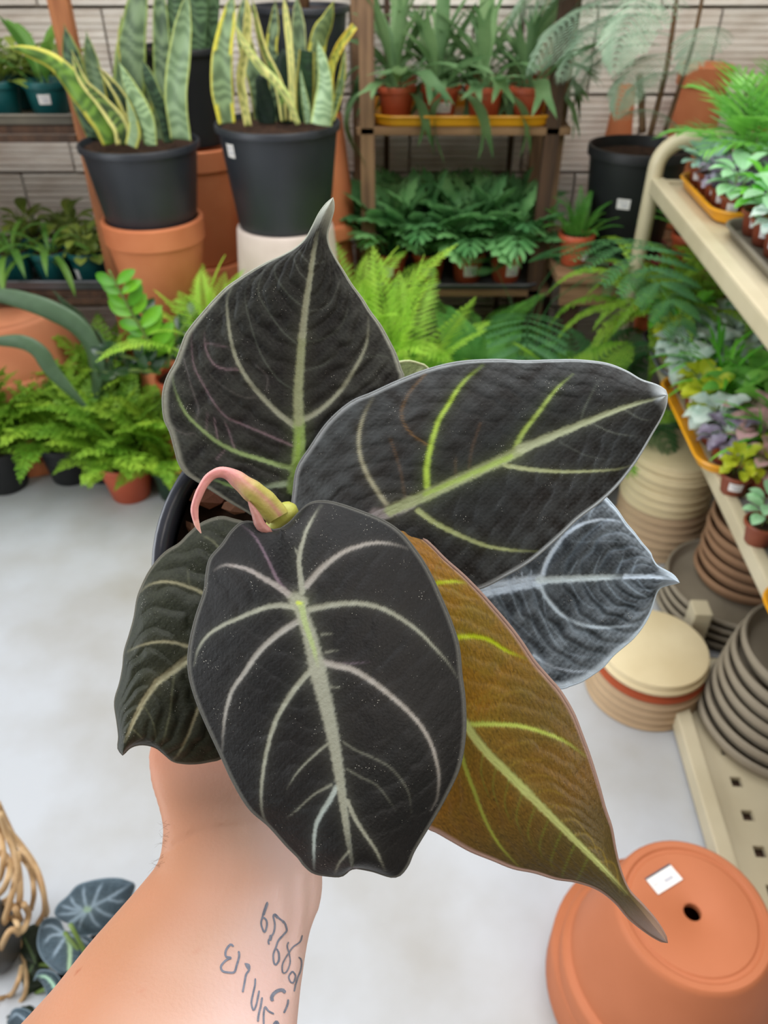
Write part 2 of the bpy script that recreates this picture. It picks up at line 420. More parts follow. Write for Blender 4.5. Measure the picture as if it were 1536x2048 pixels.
def frond_mesh(name, m, L=.3, n=26, pw=.07, th0=8, th1=95, style='pinna', seed=0, bare=.12, fwd=.35, droop=.25, wfac=1.0, sub=9):
    r = random.Random(seed)
    N = n + 1; th = [math.radians(th0 + (th1 - th0) * (i / n) ** 1.25) for i in range(N)]
    P = [Vector((0, 0, 0))]; side = r.uniform(-.12, .12)
    for i in range(n):
        P.append(P[-1] + Vector((math.sin(th[i]), side * (i / n) ** 1.5, math.cos(th[i]))) * (L / n))
    q = MB()
    q.tube(P[::3] + [P[-1]], list(np.linspace(.0022, .0006, len(P[::3]) + 1)), 4, cap=False)
    step = L / n
    for i in range(N):
        s = i / n
        if s < bare: continue
        e = (s - bare) / (1 - bare)
        ln = pw * (math.sin(math.pi * min(1, (.16 + .84 * e) ** .75)) ** .8 + .04) * r.uniform(.9, 1.1)
        t = (P[min(i + 1, n)] - P[max(i - 1, 0)]).normalized(); up = Vector((-t.z, 0, t.x)); up = -up if up.z < 0 else up
        for sd in (-1, 1):
            d = (Vector((0, sd, 0)) + t * (fwd + .5 * e) + up * r.uniform(-.05, .12)).normalized()
            wv = t * (step * .46 * wfac)
            b = P[i]
            if style == 'pinna':
                mid_ = b + d * ln * .45 - up * droop * ln * .12 ; tip_ = b + d * ln - up * droop * ln * .5
                q.add([b, mid_ + wv, mid_ + up * .0012, mid_ - wv, tip_], [(0, 2, 1), (0, 3, 2), (1, 2, 4), (2, 3, 4)])
            elif style == 'frilly':
                k = 4; V = [b]; Fc = []
                for j in range(1, k + 1):
                    f = j / k; c = b + d * ln * f - up * droop * ln * f * f * .6 + up * (.16 * ln * (r.random() - .5))
                    wj = (1.5 if j % 2 else .75) * (1 - .45 * f) * r.uniform(.8, 1.3)
                    V += [c + wv * wj + up * r.uniform(-.002, .003), c - wv * wj + up * r.uniform(-.002, .003)]
                Fc.append((0, 2, 1))
                for j in range(k - 1): a = 1 + 2 * j; Fc.append((a, a + 1, a + 3, a + 2))
                q.add(V, Fc)
            elif style == 'bipin':
                tw = t
                for j in range(sub):
                    f = (j + .6) / sub; c = b + d * ln * f - up * droop * ln * f * f * .8
                    pl = step * 1.15 * wfac * (math.sin(math.pi * (.12 + .86 * (1 - f) ** .8)) * .5 + .22)
                    ww = d * (ln / sub * .42)
                    for s2 in (-1, 1):
                        e2_ = (tw * s2 + d * .5).normalized() * pl - up * pl * .15
                        q.add([c - ww, c + ww, c + e2_ * .7 + ww * .8, c + e2_, c + e2_ * .7 - ww * .5], [(0, 1, 2, 3, 4)] if s2 > 0 else [(4, 3, 2, 1, 0)])
            elif style == 'lobed':          # broad leaflets with forked ends
                V = [b, b + d * ln * .35 + wv * 1.3, b + d * ln * .35 - wv * 1.3, b + d * ln * .7 + wv * 2.1 - up * droop * ln * .3, b + d * ln * .62 - up * droop * ln * .2, b + d * ln * .7 - wv * 2.0 - up * droop * ln * .3, b + d * ln - up * droop * ln * .5]
                q.add(V, [(0, 2, 4, 1), (1, 4, 3), (2, 5, 4), (3, 4, 6), (4, 5, 6)])
    return q.mesh(name, m)

def blade_mesh(name, m, L=.1, W=.03, th0=10, th1=70, nu=8, nv=4, fold=.25, tipp=.55, seed=0, stalk=0.0, base=.25, wav=0.0, twist=0.0):
    "one leaf: rises along +Z, arcs to +X; widest at tipp of its length"
    r = random.Random(seed); V = []; Fc = []
    p = Vector((0, 0, 0)); n = nu
    for i in range(n + 1):
        s = i / n; th = math.radians(th0 + (th1 - th0) * s)
        t = Vector((math.sin(th), 0, math.cos(th))); up = Vector((-math.cos(th), 0, math.sin(th)))
        if i: p = p + t * (L / n)
        if s < stalk: w = W * .04
        else:
            e = (s - stalk) / (1 - stalk)
            w = W * .5 * ((base + (1 - base) * math.sin(.5 * math.pi * min(1, e / tipp))) if e < tipp else math.cos(.5 * math.pi * (e - tipp) / (1 - tipp)) ** .8)
        tw = twist * s
        for j in range(nv + 1):
            v = j / nv * 2 - 1
            off = Vector((0, 1, 0)) * (v * w) + up * (abs(v) * w * fold + wav * w * math.sin(s * 14 + v * 2 + seed) * abs(v))
            if tw: off = Matrix.Rotation(tw, 3, t) @ off
            V.append(p + off)
    for i in range(n):
        for j in range(nv): a = i * (nv + 1) + j; Fc.append((a, a + 1, a + nv + 2, a + nv + 1))
    return np_mesh(name, V, Fc, m)

def radiate(parent, name, meshes, n, z=0, r0=.012, tilt=(-20, 40), sc=(.8, 1.1), seed=0, full=6.2832, a0=0.0, squash=1.0, bias=None):
    "n copies of the given leaf meshes around a crown, outer ones leaning out; bias = (direction, share) swings more of them one way"
    r = random.Random(seed)
    for k in range(n):
        a = a0 + full * k / n * 2.0 + r.uniform(-.4, .4) if n > 8 else a0 + full * k / n + r.uniform(-.3, .3)
        if bias and r.random() < bias[1]: a = bias[0] + r.uniform(-.7, .7)
        e = k / max(1, n - 1)
        t = math.radians(tilt[0] + (tilt[1] - tilt[0]) * e + r.uniform(-8, 8))
        s = r.uniform(*sc)
        rad = r0 * (.3 + .7 * e)
        put(name, meshes[k % len(meshes)], parent, (rad * math.cos(a), rad * math.sin(a), z), (0, t, a), s)

def potted(name, label, cat, loc, rt, rb, h, m, group=None, soil_drop=.012, lip=.018, stick=None, rot=0.0, key=None):
    t = thing(name, label, cat, loc, rot, group)
    put('pot', pot_mesh((round(rt, 3), round(rb, 3), round(h, 3), m), M[m], pot_prof(rt, rb, h, min(lip, h * .25), .003 + rt * .02, .003 + rt * .02)), t)
    put('soil', soil_mesh(rt - (.003 + rt * .03)), t, (0, 0, h - soil_drop))
    if stick: sticker(t, rt, rb, h, *stick)
    return t

def tray_obj(name, label, loc, w, d, h, m, rotz=0.0, rad=.06):
    t = thing(name, label, 'tray', loc, rotz)
    q = MB(); n = 8
    def ring(off, z):
        pts = []
        for (cx, cy, a0) in ((w / 2 - rad, d / 2 - rad, 0), (-w / 2 + rad, d / 2 - rad, 90), (-w / 2 + rad, -d / 2 + rad, 180), (w / 2 - rad, -d / 2 + rad, 270)):
            for k in range(n + 1):
                a = math.radians(a0 + 90 * k / n); pts.append((cx + (rad + off) * math.cos(a), cy + (rad + off) * math.sin(a), z))
        return pts
    prof = [(-.012, 0), (-.008, .001), (0, h), (.003, h + .003), (.008, h + .003), (.010, h - .001), (.007, h - .004), (.003, h - .003), (-.004, .004), (-.012, .004)]
    V = []; Fc = []
    for (o, z) in prof: V += ring(o, z)
    k = 4 * (n + 1)
    for i in range(len(prof) - 1):
        for j in range(k): Fc.append((i * k + j, i * k + (j + 1) % k, (i + 1) * k + (j + 1) % k, (i + 1) * k + j))
    Fc.append(tuple(range(k - 1, -1, -1))); Fc.append(tuple(range((len(prof) - 1) * k, len(prof) * k)))
    me = np_mesh('tray_body', V, Fc, M[m]); sharp(me, 50)
    put('tray_body', me, t); return t

def snake_leaf(parent, name, ctrl, yplane, wpx, seed=0, edge=lin(196, 190, 82), body=lin(70, 98, 66), band=lin(120, 148, 108), edge_w=.22, cut=False, bright=0.0):
    "an upright sword leaf through pixel points on the vertical plane y = yplane; margins yellow, cross bands pale"
    NS = 56
    P2 = spline(np.array(ctrl, float), NS); r = random.Random(seed); nv = 8
    W = np.array(wpx if hasattr(wpx, '__len__') else [wpx * .55, wpx * .9, wpx, wpx * .85, wpx * .1]); ws = np.interp(np.linspace(0, 1, NS), np.linspace(0, 1, len(W)), W)
    if not cut: ws[-6:] *= np.array([.9, .76, .6, .42, .24, .06])
    V = []; C = []
    cup = r.choice((-1, 1)) * r.uniform(.2, .4); lean = r.uniform(-.3, .3)
    for i in range(NS):
        p = AY(*P2[i], yplane); t = AY(*P2[min(i + 1, NS - 1)], yplane) - AY(*P2[max(i - 1, 0)], yplane); t.normalize()
        sd = Vector((t.z, 0, -t.x)); mpp = (p - CAM).dot(FWD) / F; hw = ws[i] * mpp / 2
        s = i / (NS - 1)
        for j in range(nv + 1):
            v = j / nv * 2 - 1
            tw = .35 * math.sin(s * 4 + seed)
            V.append(p + (sd * math.cos(tw) + Vector((0, math.sin(tw), 0))) * v * hw + Vector((0, 1, 0)) * (cup * hw * (v * v - .5)) + Vector((0, lean * .02 * s * s, 0)))
            wob = .5 + .5 * math.sin(s * 62 + 2.2 * math.sin(s * 19 + seed) + 1.2 * math.sin(v * 4 + seed + s * 9) + 1.2 * v)
            wob = wob * wob * (3 - 2 * wob)
            wob = .15 + .75 * wob
            c = np.array(body) * .7 * (1 - wob) + np.array(band) * wob
            c = c * (1 - bright) + np.array(lin(150, 180, 130)) * bright
            if abs(v) > 1 - edge_w * (1 + .3 * math.sin(s * 9 + seed)): c = np.array(edge) * (.9 + .2 * r.random())
            C.append(c)
    V = np.array(V); idx = np.arange(NS * (nv + 1)).reshape(NS, nv + 1)
    Fq = np.stack([idx[:-1, :-1], idx[:-1, 1:], idx[1:, 1:], idx[1:, :-1]], -1).reshape(-1, 4)
    off = np.array([0, .0022, 0])
    V2 = np.vstack([V, V + off]); C2 = np.vstack([C, C])
    rim = np.r_[idx[:, 0], idx[-1, 1:], idx[::-1, -1][1:], idx[0, ::-1][1:-1]]; k = len(V)
    Fr = np.stack([rim, np.roll(rim, -1), np.roll(rim, -1) + k, rim + k], -1)
    me = np_mesh(name, V2, np.vstack([Fq, Fq[:, ::-1] + k, Fr]), M['snake'], True, np.clip(C2, 0, 1))
    o = bpy.data.objects.new(name, me); COL.objects.link(o); keep(o, parent); return o
def keep(o, parent):
    o.parent = parent; o.matrix_parent_inverse = parent.matrix_basis.inverted(); return o
# ------------------------------------------------------------------ left shelf, ladder shelf, bench, rack
PI = math.pi
def wood(parent, name, x0, y0, z0, x1, y1, z1, m, bev=.003):
    o = MB().box(x0, y0, z0, x1, y1, z1, bev).build(name, M[m], parent, smooth=False); return o
sh = thing('plant_shelf', 'orange-brown wooden shelf holding teal pots, cut by the left edge of the picture', 'shelf', (-1.15, 2.5, 0))
for (x, y) in ((.325, -.245), (-.42, -.245), (-.42, .2)): wood(sh, 'post', x, y, 0, x + .05, y + .032, 1.75, 'wood_orange')
for z in (.965, .512):
    for k in range(3): wood(sh, 'shelf_board', -.42, -.235 + k * .155, z, .324, -.09 + k * .155, z + .02, 'wood_dark')
    for y in (-.25, .2): wood(sh, 'rail', -.37, y, z - .018, .325, y + .014, z, 'wood_dark')
ls = thing('ladder_shelf', 'grey-brown wooden open shelf against the wall with two loaded tiers', 'shelf', (.22, 2.7, 0))
for (x, y, m) in ((-.29, -.245, 'wood_grey'), (-.325, .17, 'wood_grey'), (.25, -.245, 'wood_dark'), (.285, .17, 'wood_grey')): wood(ls, 'post', x, y, 0, x + .043, y + .035, 1.75, m)
wood(ls, 'post', .285, -.21, 0, .315, -.18, 1.75, 'wood_grey')
for z in (.925, .44):
    for k in range(3): wood(ls, 'shelf_board', -.30, -.245 + k * .15, z, .325, -.10 + k * .15, z + .022, 'board')
    for y in (-.12, .165): wood(ls, 'rail', -.245, y, z - .025, .25, y + .016, z, 'wood_dark')
for x in (-.22, .21): wood(ls, 'back_slat', x, .19, .1, x + .018, .205, 1.7, 'wood_dark')
be = thing('low_bench', 'low wooden bench under the big black tree fern pot', 'bench', (.95, 2.56, 0))
for k in range(3): wood(be, 'plank', -.42, -.25 + k * .172, .535, .42, -.085 + k * .172, .562, 'board')
for (x, y) in ((-.38, -.22), (.33, -.22), (-.38, .2), (.33, .2)): wood(be, 'leg', x, y, 0, x + .05, y + .05, .535, 'wood_dark')
wood(be, 'apron', -.40, -.235, .46, .40, -.215, .535, 'board')

# ---- the cream metal rack along the right
rk_ang = math.radians(-3.9)
rack = thing('metal_rack', 'cream tubular metal rack loaded with small plants along the right side', 'rack', (.728, 2.2, 0), rk_ang)
RW, RL = .62, 1.72
Z1, Z2, Z3 = .868, .447, .030
def rack_local(p):
    q = Matrix.Rotation(-rk_ang, 3, 'Z') @ (Vector(p) - Vector((.728, 2.2, 0))); return q
def frame_pts(y, zt, r):
    pts = [(0, y, 0), (0, y, zt - r)]
    for k in range(1, 8): a = PI - PI / 2 * k / 8; pts.append((r + r * math.cos(a), y, zt - r + r * math.sin(a)))
    pts += [(r, y, zt), (RW - r, y, zt)]
    for k in range(1, 8): a = PI / 2 - PI / 2 * k / 8; pts.append((RW - r + r * math.cos(a), y, zt - r + r * math.sin(a)))
    pts += [(RW, y, zt - r), (RW, y, 0)]
    return pts
for (y, zt) in ((0, .965), (-RL, .965)):
    MB().tube(frame_pts(y, zt, .07), .021, 14).build('end_frame', M['cream_metal'], rack)
for z, nm in ((Z1, 'top'), (Z2, 'mid')):
    dx = 0 if z == Z1 else .05
    q = MB().box(-.012 + dx * 1.25, -RL, z - .034, .026 + dx, -.01, z + .006, .006); q.build('side_rail', M['cream_metal'], rack, smooth=False)
    q = MB().box(RW - .026, -RL, z - .034, RW + .012, -.01, z + .006, .006); q.build('side_rail', M['cream_metal'], rack, smooth=False)
    for y in (-.03, -RL + .03): MB().box(.026 + dx, y - .012, z - .03, RW - .026, y + .012, z + .004, .004).build('cross_rail', M['cream_metal'], rack, smooth=False)
    for k in range(4):
        y1 = -.045 - k * .41; MB().box(.027 + dx, y1 - .40, z - .012, RW - .027, y1, z - .002, .003).build('deck_panel', M['deck' if z == Z2 else 'cream_metal'], rack, smooth=False)
        if k: MB().box(.020 + dx, y1 - .012, z - .03, RW - .02, y1 + .018, z - .001, .003).build('cross_bar', M['cream_metal'], rack, smooth=False)
# bottom tier: perforated angle shelf at the floor, near part only
q = MB().box(-.02, -1.62, .012, .012, -.93, .055, .004); q.build('side_rail', M['cream_metal'], rack, smooth=False)
q = MB()
for i in range(9):
    for j in range(5):
        x0 = .012 + j * .118; y0 = -.95 - i * .074
        a, b2 = .022, .046     # a slot in each cell
        q.add([(x0, y0, Z3), (x0 + .118, y0, Z3), (x0 + .118, y0 - .074, Z3), (x0, y0 - .074, Z3), (x0 + .048, y0 - .028, Z3), (x0 + .070, y0 - .028, Z3), (x0 + .070, y0 - .050, Z3), (x0 + .048, y0 - .050, Z3)],
              [(0, 1, 5, 4), (1, 2, 6, 5), (2, 3, 7, 6), (3, 0, 4, 7)])
        q.add([(x0 + .048, y0 - .028, Z3), (x0 + .070, y0 - .028, Z3), (x0 + .070, y0 - .050, Z3), (x0 + .048, y0 - .050, Z3), (x0 + .048, y0 - .028, Z3 - .012), (x0 + .070, y0 - .028, Z3 - .012), (x0 + .070, y0 - .050, Z3 - .012), (x0 + .048, y0 - .050, Z3 - .012)],
              [(0, 1, 5, 4), (1, 2, 6, 5), (2, 3, 7, 6), (3, 0, 4, 7)])
q.build('slotted_deck', M['cream_metal'], rack, smooth=False)
MB().box(.012, -1.62, .004, RW - .03, -.93, .012).build('floor_pan', M['wood_dark'], rack, smooth=False)
MB().box(.05, -.93, 0, .09, -.88, .15, .004).build('foot', M['cream_metal'], rack, smooth=False)

# ------------------------------------------------------------------ stacks of pots and stands on the floor
def upturned(name, label, loc, r_top, r_bot, h, m='terra', group=None, rim=True, hole=.016, stick=None, rotz=0, rimh=.06):
    t = thing(name, label, 'pot', loc, rotz, group)
    o = .008 if rim else 0
    prof = [(hole, h - .012), (hole, h - .002), (hole + .003, h), (r_top * .78, h), (r_top * .80, h - .002), (r_top * .845, h - .002), (r_top * .87, h + .001), (r_top - .006, h + .0015), (r_top - .003, h - .001), (r_top, h - .008),
            (r_bot - o * 1.6, rimh + .004), (r_bot - o * .4, rimh), (r_bot, rimh - .006), (r_bot, .004), (r_bot - .004, 0), (r_bot - .014, 0), (r_bot - .014, .01), (r_top - .014, h - .02), (hole + .01, h - .02), (hole, h - .012)]
    put('pot_body', sharp_ret(MB().lathe(prof, 56).mesh('pot_body', M[m])), t)
    return t
# beneath the snake plants
def upright(name, label, loc, rt, rb, h, m='terra'):
    t = thing(name, label, 'pot', loc)
    put('pot_body', sharp_ret(MB().lathe([(0, 0), (rb - .005, 0), (rb, .005), (rt - .008, h - .06), (rt - .002, h - .057), (rt, h - .004), (rt - .004, h), (rt - .012, h), (rt - .016, h - .01), (rb - .012, .012), (0, .012)], 56).mesh('pot_body', M[m])), t); return t
upright('terracotta_pot', 'terracotta pot standing rim up under the left snake plant', (-.635, 2.17, .478), .138, .092, .30)
upturned('terracotta_pot', 'upturned terracotta pot at the very bottom under the left snake plant', (-.635, 2.17, 0), .105, .15, .476)
upturned('white_pot', 'upturned whitish clay pot under the right snake plant', (-.272, 2.17, .46), .133, .150, .297, 'white_clay', rim=False)
upturned('terracotta_pot', 'upturned terracotta pot beneath the whitish clay pot', (-.272, 2.17, 0), .150, .172, .459)
upright('terracotta_pot', 'tall terracotta pot between and behind the two snake plants', (-.57, 2.52, .548), .137, .105, .345)
upturned('terracotta_pot', 'upturned terracotta pot under the tall one behind the snake plants', (-.57, 2.52, 0), .12, .16, .546)
upturned('terracotta_pot', 'slender upturned terracotta pot right of the right snake plant, top of its stack', (-.235, 2.56, .62), .108, .155, .352, rimh=.045)
upturned('terracotta_pot', 'upturned terracotta pot in the middle of the stack left of the ladder shelf', (-.235, 2.56, .30), .125, .165, .318)
upturned('terracotta_pot', 'upturned terracotta pot at the foot of the stack left of the ladder shelf', (-.235, 2.56, 0), .145, .18, .298)

# ------------------------------------------------------------------ snake plants
s1 = potted('snake_plant', 'yellow-edged snake plant in a black pot standing on orange terracotta', 'plant', (-.635, 2.17, .745), .148, .117, .223, 'black_plastic', stick=None)
s2 = potted('snake_plant', 'yellow-edged snake plant in a labelled black pot standing on whitish clay', 'plant', (-.272, 2.17, .760), .154, .124, .253, 'black_plastic', stick=(.205, -PI / 2 - .82, .03, .032))
s3 = potted('snake_plant', 'tall dark snake plant in a jet black pot behind the left snake plant', 'plant', (-.57, 2.52, .895), .118, .098, .25, 'jet_plastic')
s4 = potted('black_potted_plant', 'black pot with a bare brown stem behind the right snake plant', 'plant', (-.235, 2.56, .976), .132, .108, .262, 'black_plastic')
o = MB().tube([(0.01, 0, .24), (.02, .01, .34), (.005, .02, .5), (.02, .01, .66)], [.016, .014, .013, .012], 8).build('stem', M['stem_brown'], s4)
bpy.context.view_layer.update()
YL = lin(204, 200, 84); YP = lin(218, 214, 132); GB = lin(62, 84, 58); GBD = lin(34, 54, 42); BN = lin(132, 156, 116); PB = lin(146, 172, 132)
S1 = [([(185, 276), (160, 190), (142, 110), (128, 48)], 2.22, 42, GBD, lin(96, 126, 92), lin(160, 170, 90), .15), ([(205, 282), (196, 200), (184, 130), (171, 62)], 2.24, 40, lin(96, 124, 92), lin(128, 152, 112), lin(170, 180, 98), .1),
      ([(262, 284), (258, 180), (268, 60), (290, -70)], 2.25, [50, 62, 66, 50, 8], lin(78, 104, 74), BN, lin(150, 170, 80), .1), ([(322, 284), (326, 160), (322, 40), (318, -60)], 2.23, [34, 42, 42, 30, 6], lin(60, 86, 60), BN, lin(150, 170, 80), .1),
      ([(290, 284), (284, 200), (262, 120), (240, 30)], 2.26, 48, GB, BN, YL, .12), ([(240, 284), (236, 240), (222, 195), (205, 145)], 2.16, [22, 30, 26, 18, 4], GBD, GB, YL, .36), ([(258, 286), (262, 240), (240, 190), (196, 132)], 2.12, [24, 26, 22, 17, 4], GBD, GB, YP, .5),
      ([(222, 288), (205, 245), (165, 190), (110, 128), (50, 102), (8, 94)], 2.10, [36, 50, 46, 36, 28, 5], lin(70, 110, 44), lin(120, 160, 64), YL, .26), ([(246, 290), (240, 252), (205, 205), (165, 160), (143, 100)], 2.08, [26, 34, 26, 20, 4], GBD, lin(120, 150, 70), YP, .4),
      ([(337, 286), (326, 230), (302, 170), (285, 118)], 2.12, 34, lin(38, 62, 48), lin(76, 104, 76), lin(140, 160, 90), .1), ([(362, 280), (352, 190), (362, 90), (376, -24)], 2.09, [44, 52, 48, 34, 5], lin(110, 140, 98), PB, lin(186, 200, 110), .1),
      ([(300, 291), (290, 240), (262, 180), (236, 124)], 2.06, [32, 38, 34, 22, 3], lin(112, 144, 98), lin(160, 188, 140), lin(180, 196, 110), .1), ([(262, 292), (268, 262), (262, 225), (252, 192)], 2.05, [26, 26, 18, 12, 3], lin(150, 180, 132), PB, lin(186, 190, 96), .3)]
for k, (c, y, w, b, bn, e, ew) in enumerate(S1): snake_leaf(s1, 'sword_leaf', c, y, w, k, e, b, bn, ew)
z = lambda L: [(380 + x / 4.042, y / 4.042) for x, y in L]
S2 = [([(560, 1000), (540, 700), (480, 480), (420, 200), (440, -60)], 2.26, 34, GB, BN, YL, .15), ([(720, 990), (690, 700), (660, 400), (680, 200), (690, -20)], 2.25, 28, GBD, BN, YL, .2), ([(900, 980), (890, 700), (880, 300), (860, -60)], 2.26, 32, lin(90, 108, 82), BN, lin(206, 210, 140), .18),
      ([(1000, 970), (1000, 650), (1040, 320), (1110, 160), (1168, -10)], 2.22, [28, 30, 36, 34, 4], lin(90, 112, 72), lin(120, 140, 90), YL, .26), ([(620, 1000), (600, 800), (560, 600)], 2.17, [36, 40, 34, 26, 20], lin(28, 48, 42), GBD, GBD, .05),
      ([(770, 1000), (770, 700), (750, 400)], 2.20, [30, 36, 36, 32, 28], lin(30, 52, 40), GBD, GBD, .05), ([(930, 990), (930, 700), (945, 410)], 2.16, [32, 38, 38, 36, 34], lin(32, 60, 40), lin(46, 78, 48), lin(190, 180, 70), .16, True),
      ([(760, 980), (720, 700), (600, 420), (540, 200), (500, -20)], 2.14, [14, 20, 18, 15, 4], GBD, lin(120, 150, 70), YP, .5), ([(830, 980), (825, 700), (810, 430), (780, 150), (755, -40)], 2.12, [12, 14, 15, 14, 6], lin(180, 196, 120), YP, YP, .5),
      ([(470, 1020), (430, 800), (410, 620), (450, 380), (465, 100), (450, -60)], 2.10, [16, 21, 20, 18, 16, 4], lin(150, 160, 80), YP, YP, .45), ([(875, 1010), (790, 800), (690, 660), (560, 530), (430, 340), (358, 180)], 2.07, [11, 16, 17, 16, 13, 3], lin(130, 150, 90), YP, lin(190, 204, 120), .42),
      ([(1100, 980), (1130, 760), (1140, 560), (1210, 380), (1330, 210)], 2.13, [10, 14, 16, 18, 14], lin(120, 140, 70), YL, lin(212, 186, 60), .3, True), ([(1140, 970), (1190, 800), (1230, 620), (1252, 390)], 2.10, [14, 18, 13, 3], lin(90, 120, 60), BN, YL, .3),
      ([(300, 1000), (260, 700), (265, 420), (310, 150), (350, -60)], 2.08, [34, 44, 44, 36, 12], lin(96, 120, 84), lin(140, 166, 120), lin(212, 204, 72), .24), ([(1060, 1012), (1080, 850), (1090, 650), (1065, 480), (1030, 325)], 2.05, [44, 40, 32, 22, 4], lin(130, 166, 120), lin(176, 204, 160), lin(190, 206, 120), .1),
      ([(960, 1000), (930, 820), (890, 560)], 2.08, [18, 18, 9, 3], lin(110, 144, 100), PB, lin(180, 196, 110), .12)]
for k, L in enumerate(S2):
    c, y, w, b, bn, e, ew = L[:7]; snake_leaf(s2, 'sword_leaf', z(c), y, w, k + 20, e, b, bn, ew, cut=len(L) > 7)
for k, (c, y, w) in enumerate([([(345, 100), (348, 20), (352, -80)], 2.5, [30, 32, 30]), ([(395, 105), (396, 20), (398, -90)], 2.48, [36, 40, 38]), ([(420, 104), (425, 10), (424, -90)], 2.52, [22, 28, 26]), ([(372, 104), (372, 20), (366, -90)], 2.55, [34, 36, 30])]):
    snake_leaf(s3, 'sword_leaf', c, y, w, k + 60, lin(80, 110, 70), lin(44, 70, 46), lin(104, 136, 96), .06, cut=True)

# ------------------------------------------------------------------ teal pots on the left shelf
tray_obj('oval_tray', 'grey rounded tray under the teal pots on the upper left shelf', (-1.10, 2.42, .987), .62, .32, .026, 'tan_tray')
tray_obj('oval_tray', 'dark grey rounded tray under the teal pots on the lower left shelf', (-1.125, 2.42, .534), .64, .32, .030, 'grey_tray')
BL = {}
BL['broad'] = [blade_mesh('leaf', M['leaf_olive'], .085, .034, 10, 75, seed=k, stalk=.25) for k in range(3)]
BL['upright'] = [blade_mesh('leaf', M['leaf_green'], .15, .032, 2, 30 + 10 * k, seed=k, stalk=.15) for k in range(3)]
BL['round'] = [blade_mesh('leaf', M['leaf_olive'], .06, .036, 15, 85, seed=k, stalk=.35, base=.5, tipp=.5) for k in range(3)]
BL['strap'] = [blade_mesh('leaf', M['leaf_green'], .17, .018, 8, 120, seed=k, stalk=.0, base=.5) for k in range(3)]
TE = [(-.905, 2.33, .99, 'upright', 'teal pot with a white label and tall pointed leaves, upper left shelf'), (-1.035, 2.33, .99, 'broad', 'teal pot of leafy green at the picture edge, upper left shelf'),
      (-.90, 2.48, .99, 'round', 'small-leaved seedling in a teal pot behind the labelled one, upper left shelf'), (-1.03, 2.49, .99, 'broad', 'leafy seedling in a teal pot at the back, upper left shelf'),
      (-.90, 2.335, .537, 'round', 'round-leaved seedling in the rightmost teal pot, lower left shelf'), (-1.015, 2.335, .537, 'strap', 'strap-leaved seedling in the middle teal pot, lower left shelf'), (-1.13, 2.335, .537, 'strap', 'drooping strap-leaved seedling in a teal pot at the picture edge, lower left shelf'),
      (-.88, 2.48, .537, 'round', 'dark leafy seedling in a teal pot at the back right, lower left shelf'), (-1.0, 2.49, .537, 'broad', 'bushy olive seedling in a teal pot at the back, lower left shelf'), (-1.13, 2.49, .537, 'broad', 'tall olive seedling in a teal pot at the back left, lower left shelf')]
for k, (x, y, zz, ty, lb) in enumerate(TE):
    t = potted('potted_seedling', lb, 'plant', (x, y, zz + .004), .056, .043, .092, 'teal_plastic', 'seedlings in teal pots', stick=(.052, -PI / 2 + .15, .034, .024) if k in (0,) else ((.03, -PI / 2 + -.6, .02, .03) if k == 4 else None))
    n = {'upright': 9, 'broad': 18, 'round': 22, 'strap': 12}[ty]
    radiate(t, 'leaf', BL[ty], n, .08, .03, (-5, 45), (.8, 1.25), 40 + k)
    if ty in ('round', 'broad'):
        for j in range(5):
            a = j * 1.3; MB().tube([(0.01 * math.cos(a), .01 * math.sin(a), .08), (.022 * math.cos(a), .022 * math.sin(a), .12), (.035 * math.cos(a), .035 * math.sin(a), .16)], .0017, 5).build('stem', M['stem_green'], t)
        radiate(t, 'leaf', BL[ty], 12, .13, .035, (0, 60), (.8, 1.1), 70 + k)

# ------------------------------------------------------------------ ferns
FR = {}
FR['frilly'] = [frond_mesh('frond', M['fern_bright'], .24, 20, .042, 4, 62 + 16 * k, 'frilly', k, fwd=.2) for k in range(3)]
FR['frilly2'] = [frond_mesh('frond', M['fern_bright'], .17, 18, .036, 14, 92 + 10 * k, 'frilly', 5 + k, fwd=.2) for k in range(2)]
FR['lime'] = [frond_mesh('frond', M['fern_lime'], .42, 34, .075, 2, 30 + 26 * k, 'pinna', k, fwd=.45, droop=.3, wfac=.85) for k in range(3)]
FR['limes'] = [frond_mesh('frond', M['fern_lime'], .30, 30, .050, 2, 50 + 24 * k, 'pinna', 8 + k, fwd=.4, droop=.3, wfac=.9) for k in range(3)]
FR['mid'] = [frond_mesh('frond', M['fern_mid'], .40, 34, .070, 6, 80 + 18 * k, 'bipin', k, fwd=.3, droop=.35, sub=8) for k in range(3)]
FR['brightmid'] = [frond_mesh('frond', M['fern_bright'], .42, 26, .10, 6, 85 + 14 * k, 'bipin', k, fwd=.35, droop=.3, sub=9, bare=.25) for k in range(3)]
FR['dark'] = [frond_mesh('frond', M['fern_dark'], 1.08, 20, .15, 0, 150 + 14 * k, 'bipin', k, fwd=.3, droop=.2, sub=10, bare=.45, wfac=.62) for k in range(2)]
FR['darks'] = [frond_mesh('frond', M['fern_dark'], .34, 18, .08, 8, 95 + 14 * k, 'bipin', k + 3, fwd=.3, droop=.2, sub=8, bare=.25) for k in range(3)]
FR['blue'] = [frond_mesh('frond', M['fern_blue'], .24, 9, .066, 4, 62 + 22 * k, 'lobed', k, fwd=.5, droop=.4, bare=.35) for k in range(4)]
FR['small'] = [frond_mesh('frond', M['fern_mid'], .20, 22, .03, 2, 45 + 20 * k, 'pinna', k, fwd=.4, wfac=1.0) for k in range(3)]
FR['grey'] = [frond_mesh('frond', M['fern_grey'], .46, 26, .12, 70, 150 + 12 * k, 'bipin', k, fwd=.3, droop=.5, sub=11, bare=.12, wfac=1.0) for k in range(3)]
FR['creep'] = [frond_mesh('frond', M['fern_bright'], .34, 30, .026, 25, 130 + 12 * k, 'frilly', 9 + k, fwd=.3, droop=.4) for k in range(3)]
